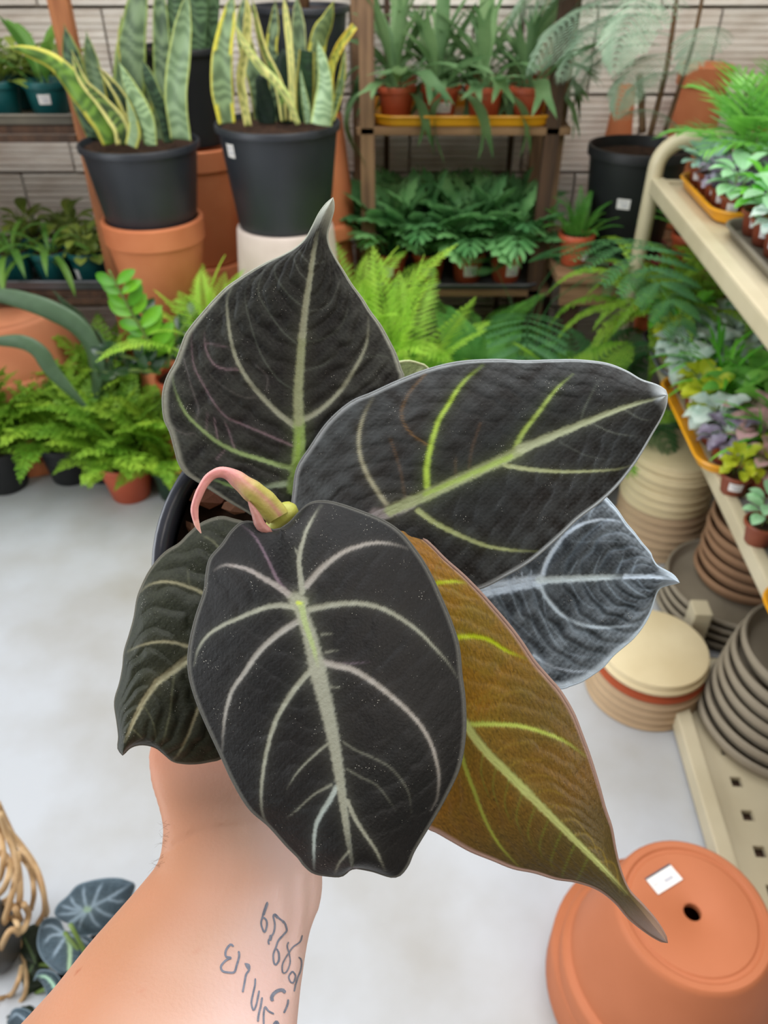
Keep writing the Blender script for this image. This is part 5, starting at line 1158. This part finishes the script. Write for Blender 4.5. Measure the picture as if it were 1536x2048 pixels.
# silvery leaf
s_mid = [(-170, 830), (-60, 790), (60, 740), (300, 690), (470, 660), (500, 658), (700, 648), (900, 640), (1100, 632), (1300, 633), (1420, 640), (1492, 676)]
s_up = [(-170, 830), (-260, 700), (-200, 450), (0, 200), (250, 20), (500, -70), (750, -60), (900, 0), (955, 55), (985, 85), (1040, 150), (1100, 240), (1160, 310), (1220, 390), (1280, 460), (1295, 500), (1330, 555), (1390, 590), (1450, 625), (1492, 676)]
s_lo = [(-170, 830), (-180, 950), (-80, 1100), (120, 1270), (360, 1400), (610, 1450), (700, 1430), (780, 1400), (860, 1350), (940, 1290), (1010, 1210), (1080, 1150), (1150, 1090), (1210, 1020), (1260, 940), (1290, 870), (1310, 800), (1330, 745), (1360, 710), (1420, 690), (1492, 676)]
SVN = lin(190, 206, 222); ST = lin(120, 134, 146)
s_veins = [([(700, 610), (725, 560), (760, 500)], 4, 1, ST, .7), ([(870, 610), (890, 540), (930, 460)], 4, 1, ST, .7), ([(1040, 600), (1065, 540), (1090, 470)], 5, 2, ST, .8), ([(1150, 600), (1170, 540), (1200, 490)], 5, 2, ST, .8),
           ([(700, 680), (760, 790), (830, 850), (920, 880)], 4, 1, ST, .6), ([(800, 680), (880, 800), (960, 860), (1040, 890)], 4, 1, ST, .6), ([(960, 680), (1040, 780), (1130, 830), (1240, 850)], 4, 1, ST, .6), ([(1080, 660), (1170, 740), (1290, 800)], 5, 2, ST, .7),
           ([(1190, 660), (1240, 720), (1310, 750)], 4, 2, ST, .7), ([(330, 720), (400, 900), (470, 1100), (560, 1180)], 4, 1, ST, .6), ([(420, 720), (480, 900), (600, 1130), (750, 1215), (1000, 1215)], 5, 2, ST, .7), ([(260, 730), (310, 870), (380, 1000)], 4, 1, ST, .6),
           ([(170, 760), (260, 930), (400, 1060), (480, 1140)], 4, 1, ST, .6), ([(500, 780), (530, 950), (640, 1100), (740, 1200)], 4, 1, ST, .6), ([(790, 1000), (850, 1100), (980, 1150)], 4, 1, ST, .5), ([(830, 230), (850, 160), (900, 90)], 5, 2, ST, .8),
           ([(430, 1210), (560, 1290), (720, 1325), (900, 1320)], 7, 3, SVN, .7), ([(700, 370), (800, 380), (900, 370), (1140, 380)], 4, 2, ST, .4), ([(920, 240), (960, 290), (1030, 300)], 4, 2, ST, .4),
           ([(290, 680), (280, 620)], 5, 2, SVN, .6), ([(350, 670), (340, 590)], 5, 2, SVN, .6), ([(410, 650), (410, 570)], 5, 2, SVN, .6),
           ([(490, 640), (520, 540), (580, 430), (660, 330), (760, 260), (860, 225), (960, 215), (1080, 235)], 16, 5, SVN),
           ([(440, 690), (490, 720), (520, 780), (600, 880), (700, 950), (800, 990), (920, 1005), (1050, 1000), (1190, 985)], 15, 5, lin(172, 188, 200)),
           ([(-100, 800), (60, 740), (300, 690), (470, 660)], 54, 44, SVN, .95), ([(470, 660), (700, 648), (900, 640), (1100, 632)], 26, 17, lin(196, 212, 218)), ([(1100, 632), (1300, 633), (1430, 645)], 17, 10, SVN)]
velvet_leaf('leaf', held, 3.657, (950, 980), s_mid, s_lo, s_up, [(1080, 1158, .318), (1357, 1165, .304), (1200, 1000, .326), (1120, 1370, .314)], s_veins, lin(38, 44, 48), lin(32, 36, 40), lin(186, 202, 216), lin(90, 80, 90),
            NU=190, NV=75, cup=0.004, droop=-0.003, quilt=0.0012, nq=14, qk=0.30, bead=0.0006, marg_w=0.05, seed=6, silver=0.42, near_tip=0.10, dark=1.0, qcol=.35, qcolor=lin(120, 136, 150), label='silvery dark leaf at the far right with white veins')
# small pale leaf behind
velvet_leaf('leaf', held, 1.0, (0, 0), [(790, 860), (805, 790), (830, 742), (848, 730)], [(790, 860), (840, 830), (866, 780), (862, 745), (848, 730)], [(790, 860), (770, 800), (785, 735), (815, 722), (848, 730)],
            [(820, 735, .36), (790, 860, .36), (850, 780, .365)], [([(790, 860), (805, 790), (845, 732)], 4, 2, lin(206, 216, 178))], lin(156, 172, 118), lin(146, 166, 110), lin(196, 204, 160), lin(150, 160, 120), NU=40, NV=20, quilt=0.0002, label='small pale green leaf mostly hidden behind')

# petioles
def petiole(px, py, d, sx, sy, r0=.0022, r1=.0034):
    a = PX(px, py, d + .0035); axis0 = held.matrix_basis @ Vector((sx, sy, PH - .014))
    q = MB(); m1 = a.lerp(axis0, .55) - pot_n * -.012
    pts = [np.array(a), np.array(a.lerp(m1, .5) + pot_n * -.004), np.array(m1), np.array(axis0)]
    pp = spline(pts, 12)
    q.tube([Vector(p) for p in pp], list(np.linspace(r0, r1, 12)), 10)
    keep(q.build('petiole', M['stem_green']), held)
petiole(590, 1206, .2655, 0, .006); petiole(775, 1023, .302, .008, .004); petiole(594, 945, .3215, 0, .012); petiole(445, 1275, .304, -.008, .004); petiole(900, 1330, .2925, .01, -.004); petiole(1080, 1160, .3235, .014, .002); petiole(800, 800, .364, .006, .014, .0012)

# the new growth: a pink sheath bent over like a hook, greenish at its base
pth = spline(np.array([(462, 752), (432, 690), (408, 600), (405, 510), (440, 400), (490, 300), (545, 235), (615, 200), (690, 205), (770, 250), (860, 325), (960, 410), (1050, 500), (1120, 575), (1150, 620)]) / 4.518 + np.array([300, 900]), 60)
rad = np.interp(np.linspace(0, 1, 60), [0, .06, .15, .3, .42, .52, .62, .75, .88, 1], np.array([4, 20, 28, 31, 34, 42, 62, 84, 100, 96]) / 4.518) * .282 * 1.12 / F
dep = np.interp(np.linspace(0, 1, 60), [0, .3, .5, .75, 1], [.279, .276, .276, .280, .288])
V = []; Cc = []; n = 18
pk = np.array(lin(214, 150, 146)); yg = np.array(lin(178, 172, 92)); pk2 = np.array(lin(188, 122, 124)); tip = np.array(lin(226, 170, 160))
for i in range(60):
    c = np.array(PX(*pth[i], dep[i])); t = np.array(PX(*pth[min(i + 1, 59)], dep[i])) - np.array(PX(*pth[max(i - 1, 0)], dep[i])); t /= np.linalg.norm(t)
    nn = -np.array(FWD); b = np.cross(t, nn)
    for k in range(n):
        a = 2 * math.pi * k / n
        crease = 1 + 0.11 * math.sin(3 * a + i * .08) + .07 * math.sin(7 * a + i * .05) + .03 * math.sin(i * .9 + 2 * a)
        V.append(c + rad[i] * crease * (b * math.cos(a) + nn * math.sin(a) * .75))
        s_ = i / 59; band = math.exp(-((a - 1.75 - .3 * s_) / .28) ** 2)
        g = sstep(.55, .8, s_)
        base_ = pk * (1 - g) + yg * g
        base_ = base_ * (1 - band * .8) + pk2 * band * .8
        e = sstep(.6, 1.0, abs(math.cos(a))) * (1 if math.cos(a) > 0 else .0)
        base_ = base_ * (1 - e * .5 * g) + pk2 * e * .5 * g
        if s_ < .1: base_ = tip
        Cc.append(base_)
idx = np.arange(60 * n).reshape(60, n); idx = np.hstack([idx, idx[:, :1]])
Fq = np.stack([idx[:-1, :-1], idx[:-1, 1:], idx[1:, 1:], idx[1:, :-1]], -1).reshape(-1, 4)
o = bpy.data.objects.new('new_shoot', np_mesh('new_shoot', np.array(V), Fq, M['pigment'], True, np.array(Cc))); COL.objects.link(o); keep(o, held)
o['label'] = 'pink hooked sheath of a new leaf'
q = MB(); cb = spline(np.array([(590, 1010), (578, 1022), (560, 1040), (543, 1066)]), 16)
q.tube([PX(p[0], p[1], .292 + .003 * i / 15) for i, p in enumerate(cb)], [.0008, .0028, .0036, .0041, .0045, .0047, .0048, .0048, .0047, .0046, .0044, .0042, .0040, .0038, .0036, .0033], 14, c=tuple(lin(170, 172, 80)))
keep(q.build('shoot_base', M['pigment'], col=True), held)['label'] = 'yellow-green base of the new shoot'
q = MB()
cb = spline(np.array([(497, 1003), (512, 1030), (522, 1052), (545, 1068)]), 10)
q.tube([PX(p[0], p[1], .279) for p in cb], [.0003, .0008, .0012, .0015, .0018, .002, .002, .0018, .0014, .0005], 10, c=tuple(lin(150, 104, 96)))
keep(q.build('sheath_edge', M['pigment'], col=True), held)['label'] = 'dusty pink torn edge of the sheath'

# ------------------------------------------------------------------ the person: forearm and hand under the pot
rings = [((-190, 2290), (600, 2440), .238, .85), ((30, 2062), (591, 2100), .268, .85), ((100, 1985), (597, 2030), .277, .82), ((173, 1892), (606, 1950), .288, .8), ((226, 1832), (615, 1900), .298, .77), ((279, 1772), (624, 1850), .307, .74),
         ((318, 1724), (644, 1806), .315, .70), ((326, 1690), (647, 1765), .320, .68), ((329, 1645), (640, 1700), .327, .66), ((319, 1604), (632, 1650), .334, .62), ((304, 1562), (636, 1600), .342, .56), ((297, 1510), (645, 1540), .351, .5),
         ((310, 1440), (660, 1460), .368, .42), ((350, 1380), (670, 1400), .388, .34)]
NR = 28
V = []
for (l, r, d, th) in rings:
    L_, R_ = PX(*l, d), PX(*r, d); c = (L_ + R_) / 2; ax = (R_ - L_) / 2; hw = ax.length
    for k in range(NR):
        a = 2 * math.pi * k / NR
        cx, sx = math.cos(a), math.sin(a)
        e = 0.92
        x = math.copysign(abs(cx) ** e, cx); y = math.copysign(abs(sx) ** e, sx)
        V.append(c + ax * x - FWD * (hw * th * y))
Fc = []
for i in range(len(rings) - 1):
    for k in range(NR):
        k2 = (k + 1) % NR; Fc.append((i * NR + k, i * NR + k2, (i + 1) * NR + k2, (i + 1) * NR + k))
Fc.append(tuple(range(NR - 1, -1, -1))); e0 = (len(rings) - 1) * NR; Fc.append(tuple(range(e0, e0 + NR)))
arm = MB().add(V, Fc)
# fingers close around the pot; e1 points from the axis towards the palm
e1 = -(UPV - pot_n * UPV.dot(pot_n)).normalized(); e2 = pot_n.cross(e1).normalized()
sgn = 1.0 if e2.dot(RGT) > 0 else -1.0
def on_pot(ang, h, gap):
    r = PRB + (PR - .006 - PRB) * h / PH + gap
    a = math.radians(ang)
    return pot_base + pot_n * h + (e1 * math.cos(a) + e2 * sgn * math.sin(a)) * r
palm = PX(500, 1430, .372)
def finger(angs, h0, h1, r0, r1, root):
    pts = [root] + [on_pot(a, h0 + (h1 - h0) * i / (len(angs) - 1), r0 * .95) for i, a in enumerate(angs)]
    pp = spline([np.array(p) for p in pts], 16)
    rad = [r0 + (r1 - r0) * i / 15 for i in range(16)]
    rad = [r * (1.07 if i in (6, 7, 11) else 1.0) for i, r in enumerate(rad)]; rad[-1] *= .62
    arm.tube([Vector(p) for p in pp], rad, 12)
for (h, a_end, r) in ((.078, 104, .0088), (.060, 112, .0092), (.041, 108, .0090), (.023, 96, .0078)):
    finger([14, 34, 58, 84, a_end], h - .004, h, r, r * .74, PX(560, 1440, .374).lerp(on_pot(0, h, .012), .5))
finger([-12, -32, -54, -74], .045, .072, .0105, .0082, PX(400, 1450, .364))
arm.ball(tuple(on_pot(5, .05, .011)), .022, 14, 10)
me = arm.mesh('person', M['skin'])
tmp = bpy.data.objects.new('person', me); COL.objects.link(tmp)
md = tmp.modifiers.new('r', 'REMESH'); md.mode = 'VOXEL'; md.voxel_size = 0.0019
md = tmp.modifiers.new('s', 'SMOOTH'); md.factor = .6; md.iterations = 9
dg = bpy.context.evaluated_depsgraph_get()
me2 = bpy.data.meshes.new_from_object(tmp.evaluated_get(dg)); me2.name = 'person'
bpy.data.objects.remove(tmp)
nV = len(me2.vertices); co = np.empty(nV * 3, np.float32); me2.vertices.foreach_get('co', co); co = co.reshape(-1, 3)
rel = co - np.array(CAM); dz = rel @ np.array(FWD); pxv = 768 + F * (rel @ np.array(RGT)) / dz; pyv = 1024 - F * (rel @ np.array(UPV)) / dz
def pxdist(poly):
    L = spline(np.array(poly, float), 30); return np.min(np.hypot(pxv[:, None] - L[:, 0], pyv[:, None] - L[:, 1]), axis=1)
def push(poly, wd, amt):
    global co
    co = co + np.array(FWD, np.float32) * (amt * np.exp(-(pxdist(poly) / wd) ** 2))[:, None].astype(np.float32)
push([(326, 1712), (352, 1690), (390, 1668), (430, 1658), (480, 1660)], 6, .0012)
push([(440, 1655), (520, 1650), (590, 1680)], 7, .0006)
push([(585, 1760), (588, 1820), (580, 1880), (572, 1960)], 7, .0009)
push([(604, 1750), (606, 1820), (596, 1900), (588, 1980)], 8, -.0012)
push([(622, 1750), (620, 1810), (610, 1850)], 5, .0010)
push([(560, 1780), (566, 1850), (556, 1950)], 9, -.0008)
me2.vertices.foreach_set('co', co.ravel()); me2.update()
# tanned outer side, pale inner side of the forearm
axp = np.array([[l[0] * .5 + r[0] * .5, l[1] * .5 + r[1] * .5, math.hypot(r[0] - l[0], r[1] - l[1]) / 2] for (l, r, d, t) in rings])
o_ = np.argsort(axp[:, 1]); cx_ = np.interp(pyv, axp[o_, 1], axp[o_, 0]); hw_ = np.interp(pyv, axp[o_, 1], axp[o_, 2])
tt = np.clip((pxv - cx_) / hw_, -1, 1)
tan_, mid_, pale = np.array(lin(172, 122, 92)), np.array(lin(188, 150, 130)), np.array(lin(214, 186, 180))
w1 = sstep(-.75, .15, tt)[:, None]; w2 = sstep(-.1, .75, tt)[:, None]
pig = tan_ * (1 - w1) + mid_ * w1; pig = pig * (1 - w2) + pale * w2
hand = sstep(1640, 1480, pyv)[:, None] * .55
pig = pig * (1 - hand) + np.array(lin(182, 124, 104)) * hand
blot = (.5 + .5 * vnoise(co[:, :2] * 160, 2))[:, None] * .14
pig = pig * (1 - blot) + np.array(lin(206, 136, 116)) * blot
for (mx, my, mr, mc) in ((391, 1906, 4.5, (176, 112, 90)), (287, 1985, 4.5, (176, 108, 84)), (297, 2028, 3, (168, 100, 80)), (154, 1943, 3, (160, 98, 70)), (235, 1952, 2.5, (168, 104, 78)), (383, 1615, 3, (190, 112, 92))):
    k = (1 - sstep(mr * .5, mr * 1.3, np.hypot(pxv - mx, pyv - my)))[:, None]; pig = pig * (1 - k) + np.array(lin(*mc)) * k
a = me2.attributes.new('pig', 'FLOAT_COLOR', 'POINT'); cc = np.ones((nV, 4), np.float32); cc[:, :3] = pig; a.data.foreach_set('color', cc.ravel())
me2.polygons.foreach_set('use_smooth', np.ones(len(me2.polygons), bool))
if not me2.materials: me2.materials.append(M['skin'])
person = bpy.data.objects.new('person', me2); COL.objects.link(person)
tag(person, 'bare left forearm with a script tattoo, hand closed under the black pot', 'person')
bvh = BVHTree.FromPolygons([tuple(c) for c in co], [tuple(p.vertices) for p in me2.polygons])
# tattoo: thin inked strips lying on the skin
TT = [([(690, 430), (665, 500), (640, 580), (625, 650), (640, 710), (660, 740), (680, 690), (682, 630), (655, 595), (635, 605)], 13), ([(690, 440), (668, 500), (645, 570)], 20),
      ([(865, 640), (810, 600), (770, 560), (750, 580), (765, 660), (755, 740), (725, 790), (700, 830), (705, 870)], 13), ([(728, 770), (712, 830)], 22), ([(770, 565), (800, 595)], 20), ([(845, 630), (862, 645)], 18),
      ([(865, 640), (885, 720), (850, 770), (800, 830), (775, 900), (750, 970), (755, 1050), (775, 1075), (805, 1030), (805, 960), (785, 910)], 13),
      ([(1045, 770), (1020, 840), (950, 895), (910, 950), (870, 1010), (840, 1080), (845, 1155), (885, 1145), (920, 1060), (915, 980), (900, 930), (890, 880), (905, 840)], 10),
      ([(1005, 995), (1035, 1030), (1030, 1120), (1000, 1200), (975, 1280), (960, 1350)], 10), ([(945, 1140), (975, 1190), (955, 1255), (925, 1250), (908, 1195), (945, 1140)], 11),
      ([(345, 890), (310, 870), (265, 930), (265, 990), (315, 1005), (265, 1030), (215, 1090), (230, 1140), (290, 1155), (350, 1150), (375, 1080), (400, 990), (395, 935)], 15),
      ([(455, 1065), (500, 1080), (500, 1130), (470, 1180), (455, 1260), (435, 1360)], 14), ([(470, 1075), (500, 1120)], 18),
      ([(565, 1215), (560, 1290), (540, 1380), (525, 1470), (545, 1540), (570, 1500), (590, 1420), (605, 1340)], 13), ([(635, 1410), (620, 1500), (600, 1580), (590, 1660)], 14),
      ([(650, 1690), (650, 1580), (665, 1510), (700, 1550), (755, 1580)], 13), ([(870, 1365), (840, 1335), (780, 1350), (735, 1400), (738, 1450)], 24), ([(900, 1430), (890, 1490), (855, 1570)], 14), ([(750, 1690), (780, 1660), (800, 1690)], 20)]
q = MB()
for pts, w in TT:
    P2 = spline(np.array(pts, float) / 5.12 + np.array([400, 1720]), 10 * len(pts))
    hw = w / 5.12 * .72
    Vs = []; ok = True
    for i, p in enumerate(P2):
        t = P2[min(i + 1, len(P2) - 1)] - P2[max(i - 1, 0)]; t /= np.linalg.norm(t) + 1e-9; nn = np.array([-t[1], t[0]])
        kk = hw * (1 + .12 * math.sin(i * 1.9)) * min(1, .45 + min(i, len(P2) - 1 - i) * .3)
        for sg in (-1, 0, 1):
            pp = p + nn * kk * sg; rd = RAY(*pp).normalized()
            h = bvh.ray_cast(CAM, rd)
            if h[0] is None: ok = False; break
            Vs.append(h[0] + h[1] * .00025)
        if not ok: break
    m_ = len(Vs) // 3
    Fs = []
    for i in range(m_ - 1):
        for k in range(2): Fs.append((i * 3 + k, i * 3 + k + 1, (i + 1) * 3 + k + 1, (i + 1) * 3 + k))
    if m_ > 1: q.add(Vs[:m_ * 3], Fs)
tt_ = q.build('tattoo', M['tattoo'], person)
tt_['label'] = 'faded blue-grey tattoo in two lines of looped script'
# a few fine hairs on the outer edge of the wrist
q = MB(); rr = random.Random(9)
for k in range(22):
    py_ = rr.uniform(1640, 1735); px_ = np.interp(py_, [1640, 1690, 1735], [333, 330, 318])
    h = bvh.ray_cast(CAM, RAY(px_ + rr.uniform(0, 10), py_).normalized())
    if h[0] is None: continue
    d_ = (-RGT * rr.uniform(.5, 1) + UPV * rr.uniform(-.6, .5) - FWD * rr.uniform(-.2, .4)).normalized() * rr.uniform(.003, .006)
    q.tube([h[0], h[0] + d_ * .6, h[0] + d_ + UPV * rr.uniform(-.001, .001)], [.00004, .00003, .00002], 3, cap=False)
hh = q.build('arm_hair', M['stem_brown'], person); hh['kind'] = 'stuff'
# ------------------------------------------------------------------ the small plants on the metal rack
def rack_world(x, y, z):
    p = Matrix.Rotation(rk_ang, 3, 'Z') @ Vector((x, y, z)); return p + Vector((.728, 2.2, 0))
SB = {'blue': [blade_mesh('leaf', M['leaf_blue'], .050, .028, 20, 60, seed=k, base=.45, tipp=.55, fold=.2) for k in range(2)],
      'mint': [blade_mesh('leaf', M['leaf_mint'], .044, .026, 25, 85, seed=k, stalk=.2, base=.5, tipp=.5) for k in range(2)],
      'silver': [blade_mesh('leaf', M['leaf_silver'], .046, .032, 30, 95, seed=k, stalk=.25, base=.5, tipp=.5, wav=.15) for k in range(2)],
      'purple': [blade_mesh('leaf', M['leaf_purple'], .040, .022, 25, 95, seed=k, stalk=.2, base=.4, tipp=.5, wav=.2) for k in range(2)],
      'pink': [blade_mesh('leaf', M['leaf_pink'], .040, .028, 25, 90, seed=k, stalk=.2, base=.5, tipp=.5) for k in range(2)],
      'glossy': [blade_mesh('leaf', M['leaf_glossy'], .060, .034, 15, 90, seed=k, stalk=.2, base=.4, tipp=.5, fold=.3) for k in range(2)],
      'lime': [blade_mesh('leaf', M['leaf_lime'], .040, .026, 25, 85, seed=k, stalk=.2, base=.5, tipp=.55, wav=.2) for k in range(2)],
      'fresh': [blade_mesh('leaf', M['leaf_fresh'], .046, .020, 15, 80, seed=k, stalk=.1, base=.4, tipp=.5) for k in range(2)]}
PALM = [frond_mesh('frond', M['leaf_glossy'], .17, 12, .075, 4, 60 + 20 * k, 'pinna', k, fwd=.75, droop=.3, wfac=.62, bare=.35) for k in range(3)]
CYP = [blade_mesh('blade', M['leaf_fresh'], .11, .0065, 5, 70 + 20 * k, seed=k, nv=2, base=.6, tipp=.6) for k in range(3)]
LOOK = {'blue': 'blue-green succulent', 'mint': 'mint-leaved plant', 'silver': 'silver-leaved plant', 'purple': 'purple-leaved plant', 'pink': 'pink-splashed plant', 'glossy': 'glossy green plant', 'lime': 'lime-leaved plant', 'fresh': 'fresh green plant', 'palm': 'feathery parlour palm', 'grass': 'grassy green plant'}
def small(ty, label, p, seed, group, r=.030, h=.052, m='brown_plastic', stick=None, sc=1.0):
    t = potted('small_potted_plant', label, 'plant', p, r, r * .76, h, m, group, soil_drop=.006, lip=.01, stick=stick)
    rnd = random.Random(seed)
    t.rotation_euler = (0, 0, 0)
    if ty == 'palm': radiate(t, 'frond', PALM, 11, h - .008, .012, (-10, 32), (.75 * sc, 1.1 * sc), seed)
    elif ty == 'grass': radiate(t, 'blade', CYP, 26, h - .008, .014, (-10, 40), (.8 * sc, 1.2 * sc), seed)
    else:
        hs_ = {'blue': .02, 'mint': .045, 'silver': .03, 'purple': .025, 'pink': .035, 'glossy': .03, 'lime': .03, 'fresh': .05}[ty]
        for j in range(3):
            a = seed + j * 2.1
            MB().tube([(.006 * math.cos(a), .006 * math.sin(a), h - .012), (.012 * math.cos(a), .012 * math.sin(a), h + hs_ * .6), (.018 * math.cos(a), .018 * math.sin(a), h + hs_)], .0013, 5, cap=False).build('stem', M['stem_green'], t)
        n = {'blue': 11, 'fresh': 20}.get(ty, 15)
        radiate(t, 'leaf', SB[ty], n // 2, h + hs_ * .45, .016, (15, 55), (.8 * sc, 1.1 * sc), seed)
        radiate(t, 'leaf', SB[ty], n - n // 2, h + hs_, .018, (-10, 50), (.8 * sc, 1.15 * sc), seed + 9)
    return t
ordc = ['first', 'second', 'third', 'fourth', 'fifth', 'sixth', 'seventh', 'eighth']
def fill_tray(xc, yc, zt, w, d, nx, ny, types, trayname, seed, skip=(), stick_col=True):
    rnd = random.Random(seed)
    for j in range(ny):
        for i in range(nx):
            if (i, j) in skip: continue
            x = xc - w / 2 + .042 + (w - .084) * (i / max(1, nx - 1)); y = yc + d / 2 - .042 - (d - .084) * (j / max(1, ny - 1))
            ty = types[j][i] if isinstance(types[j], (list, tuple)) else types[(i + j * 2) % len(types)]
            lb = f'{LOOK[ty]} in a brown pot, row {["on the rail side", "beside the rail row", "third from the rail", "fourth from the rail"][i]}, {ordc[j]} from the wall, {trayname}'
            if len(lb.split()) > 16: lb = lb.replace(' in a brown pot', '')
            if len(lb.split()) > 16: lb = lb.replace('row on the rail side', 'rail row').replace('row ', '')
            small(ty, lb, rack_world(x + rnd.uniform(-.003, .003), y + rnd.uniform(-.003, .003), zt + .005), seed * 31 + i + j * 7, f'small plants in the {trayname}',
                  stick=(.03, -PI / 2 - .5 + rnd.uniform(-.2, .2), .026, .018) if i == 0 and stick_col else None, sc=1.35 + .15 * i if zt == Z1 else 1.45)
def rtray(label, xc, yc, zt, w, d, h, m):
    t = tray_obj('plant_tray', label, rack_world(xc, yc, zt), w, d, h, m, rk_ang, rad=.05); return t
TT1 = Z1 + .007 - .006
rtray('yellow rounded tray at the wall end of the top rack tier', .175, -.235, Z1 + .0005, .25, .36, .028, 'yellow_tray')
fill_tray(.175, -.235, Z1, .25, .36, 3, 5, [['blue', 'palm', 'palm'], ['blue', 'palm', 'fresh'], ['purple', 'mint', 'palm'], ['purple', 'purple', 'mint'], ['mint', 'purple', 'silver']], 'wall end, yellow top tray', 3)
rtray('grey-brown rounded tray in the middle of the top rack tier', .180, -.635, Z1 + .0005, .25, .37, .024, 'tan_tray')
fill_tray(.185, -.635, Z1, .24, .37, 3, 5, [['fresh', 'mint', 'purple'], ['mint', 'mint', 'fresh'], ['silver', 'mint', 'fresh'], ['blue', 'silver', 'mint'], ['purple', 'blue', 'mint']], 'grey-brown top tray', 5)
rtray('yellow rounded tray beside the first on the top rack tier', .455, -.235, Z1 + .0005, .25, .36, .028, 'yellow_tray')
fill_tray(.455, -.235, Z1, .25, .36, 3, 4, [['palm', 'palm', 'palm'], ['palm', 'mint', 'palm'], ['fresh', 'palm', 'mint'], ['mint', 'fresh', 'purple']], 'inner yellow top tray', 7, stick_col=False)
# middle tier
rtray('yellow rounded tray in the middle rack tier, nearest the saucers', .165, -.595, Z2 + .0005, .29, .42, .026, 'yellow_tray')
fill_tray(.170, -.59, Z2, .27, .41, 4, 5, [['silver', 'grass', 'silver', 'silver'], ['lime', 'grass', 'glossy', 'silver'], ['lime', 'glossy', 'glossy', 'glossy'], ['silver', 'pink', 'glossy', 'glossy'], ['purple', 'pink', 'grass', 'pink']], 'yellow middle tray', 11)
rtray('black tray of silvery plants behind the yellow tray on the middle rack tier', .20, -.215, Z2 + .0005, .33, .29, .02, 'grey_tray')
fill_tray(.20, -.215, Z2, .33, .29, 4, 3, [['fresh', 'fresh', 'silver', 'fresh'], ['lime', 'silver', 'silver', 'silver'], ['silver', 'silver', 'silver', 'silver']], 'black middle tray', 13, stick_col=False)
for k, (px, py, ty, st) in enumerate([(1462, 985, 'lime', 1), (1515, 985, 'pink', 0), (1500, 945, 'grass', 0), (1512, 1085, 'mint', 0), (1532, 960, 'lime', 0)]):
    p = AZ(px, py, Z2 + .001)
    small(ty, ['lime-flecked plant at the edge of the grey deck, white tag on its pot', 'pink-splashed plant on the grey deck beside the tagged pot', 'grassy plant standing just past the yellow middle tray', 'lone variegated mint plant in a brown pot on bare grey deck', 'lime plant at the picture edge above the grey deck'][k], p, 200 + k, 'loose small plants on the grey deck', stick=(.03, -PI / 2 - .3, .03, .02) if st else None, r=.031)
pt = AZ(1502, 1190, Z2)
rl = rack_local(pt)
rtray('yellow rounded tray at the right edge of the picture, middle rack tier', rl.x + .15, rl.y - .20, Z2 + .0005, .28, .40, .026, 'yellow_tray')
fill_tray(rl.x + .155, rl.y - .20, Z2, .27, .39, 3, 4, [['purple', 'silver', 'mint'], ['lime', 'mint', 'fresh'], ['fresh', 'lime', 'glossy'], ['mint', 'lime', 'fresh']], 'near yellow middle tray', 17)
# creeping ferns at the wall end of the middle tier
for k, (x, y, n) in enumerate([(.055, .075, 20), (.19, .055, 18), (.36, .03, 16)]):
    fern(['bright creeping fern spilling round the rack leg', 'bright creeping fern in the middle of the wall end, middle rack tier', 'bright creeping fern far in under the top tier'][k], rack_world(x, y - .11, Z2 + .001), (.045, .036, .075, 'terra_plastic'), 'creep', n, (-10, 50), (.75, 1.15), 210 + k, 'creeping ferns on the middle tier', r0=.03)
for i in range(2):
    for j in range(3):
        k = i * 3 + j; ty = ['silver', 'silver', 'glossy', 'silver', 'fresh', 'glossy'][k]
        small(ty, f'{LOOK[ty]} far in under the top tier, {["inner", "innermost"][i]} row, {ordc[j]} from the wall', rack_world(.44 + .09 * i, -.2 - .12 * j, Z2 + .001), 230 + k, 'plants far in on the middle tier', sc=1.1)
# leaves of the blue alocasia
al, LV, BLU, BLU2, BM, BB = ALO
for k, L in enumerate(LV):
    dk_ = L.get('dark')
    velvet_leaf('leaf', al, 4.572, (0, 1600), L['mid'], L['right'], L['left'], L['pl'], [tuple(v) for v in L['v']], lin(40, 50, 36) if dk_ else BLU, lin(32, 42, 30) if dk_ else BLU2, lin(60, 74, 50) if dk_ else BM, BB,
                NU=70, NV=26, quilt=.0012, nq=8, bead=.0012, thick=.002, marg_w=.03, seed=30 + k, cup=.01, dark=.85)
    a = PX(L['mid'][0][0] / 4.572, 1600 + L['mid'][0][1] / 4.572, L['pl'][0][2] + .004); b_ = Vector((apos.x, apos.y, .075))
    keep(MB().tube([Vector(p) for p in spline(np.array([tuple(a), tuple(a.lerp(b_, .5) + Vector((0, 0, .01))), tuple(b_)]), 8)], .0035, 7).build('petiole', M['stem_green'], None), al)
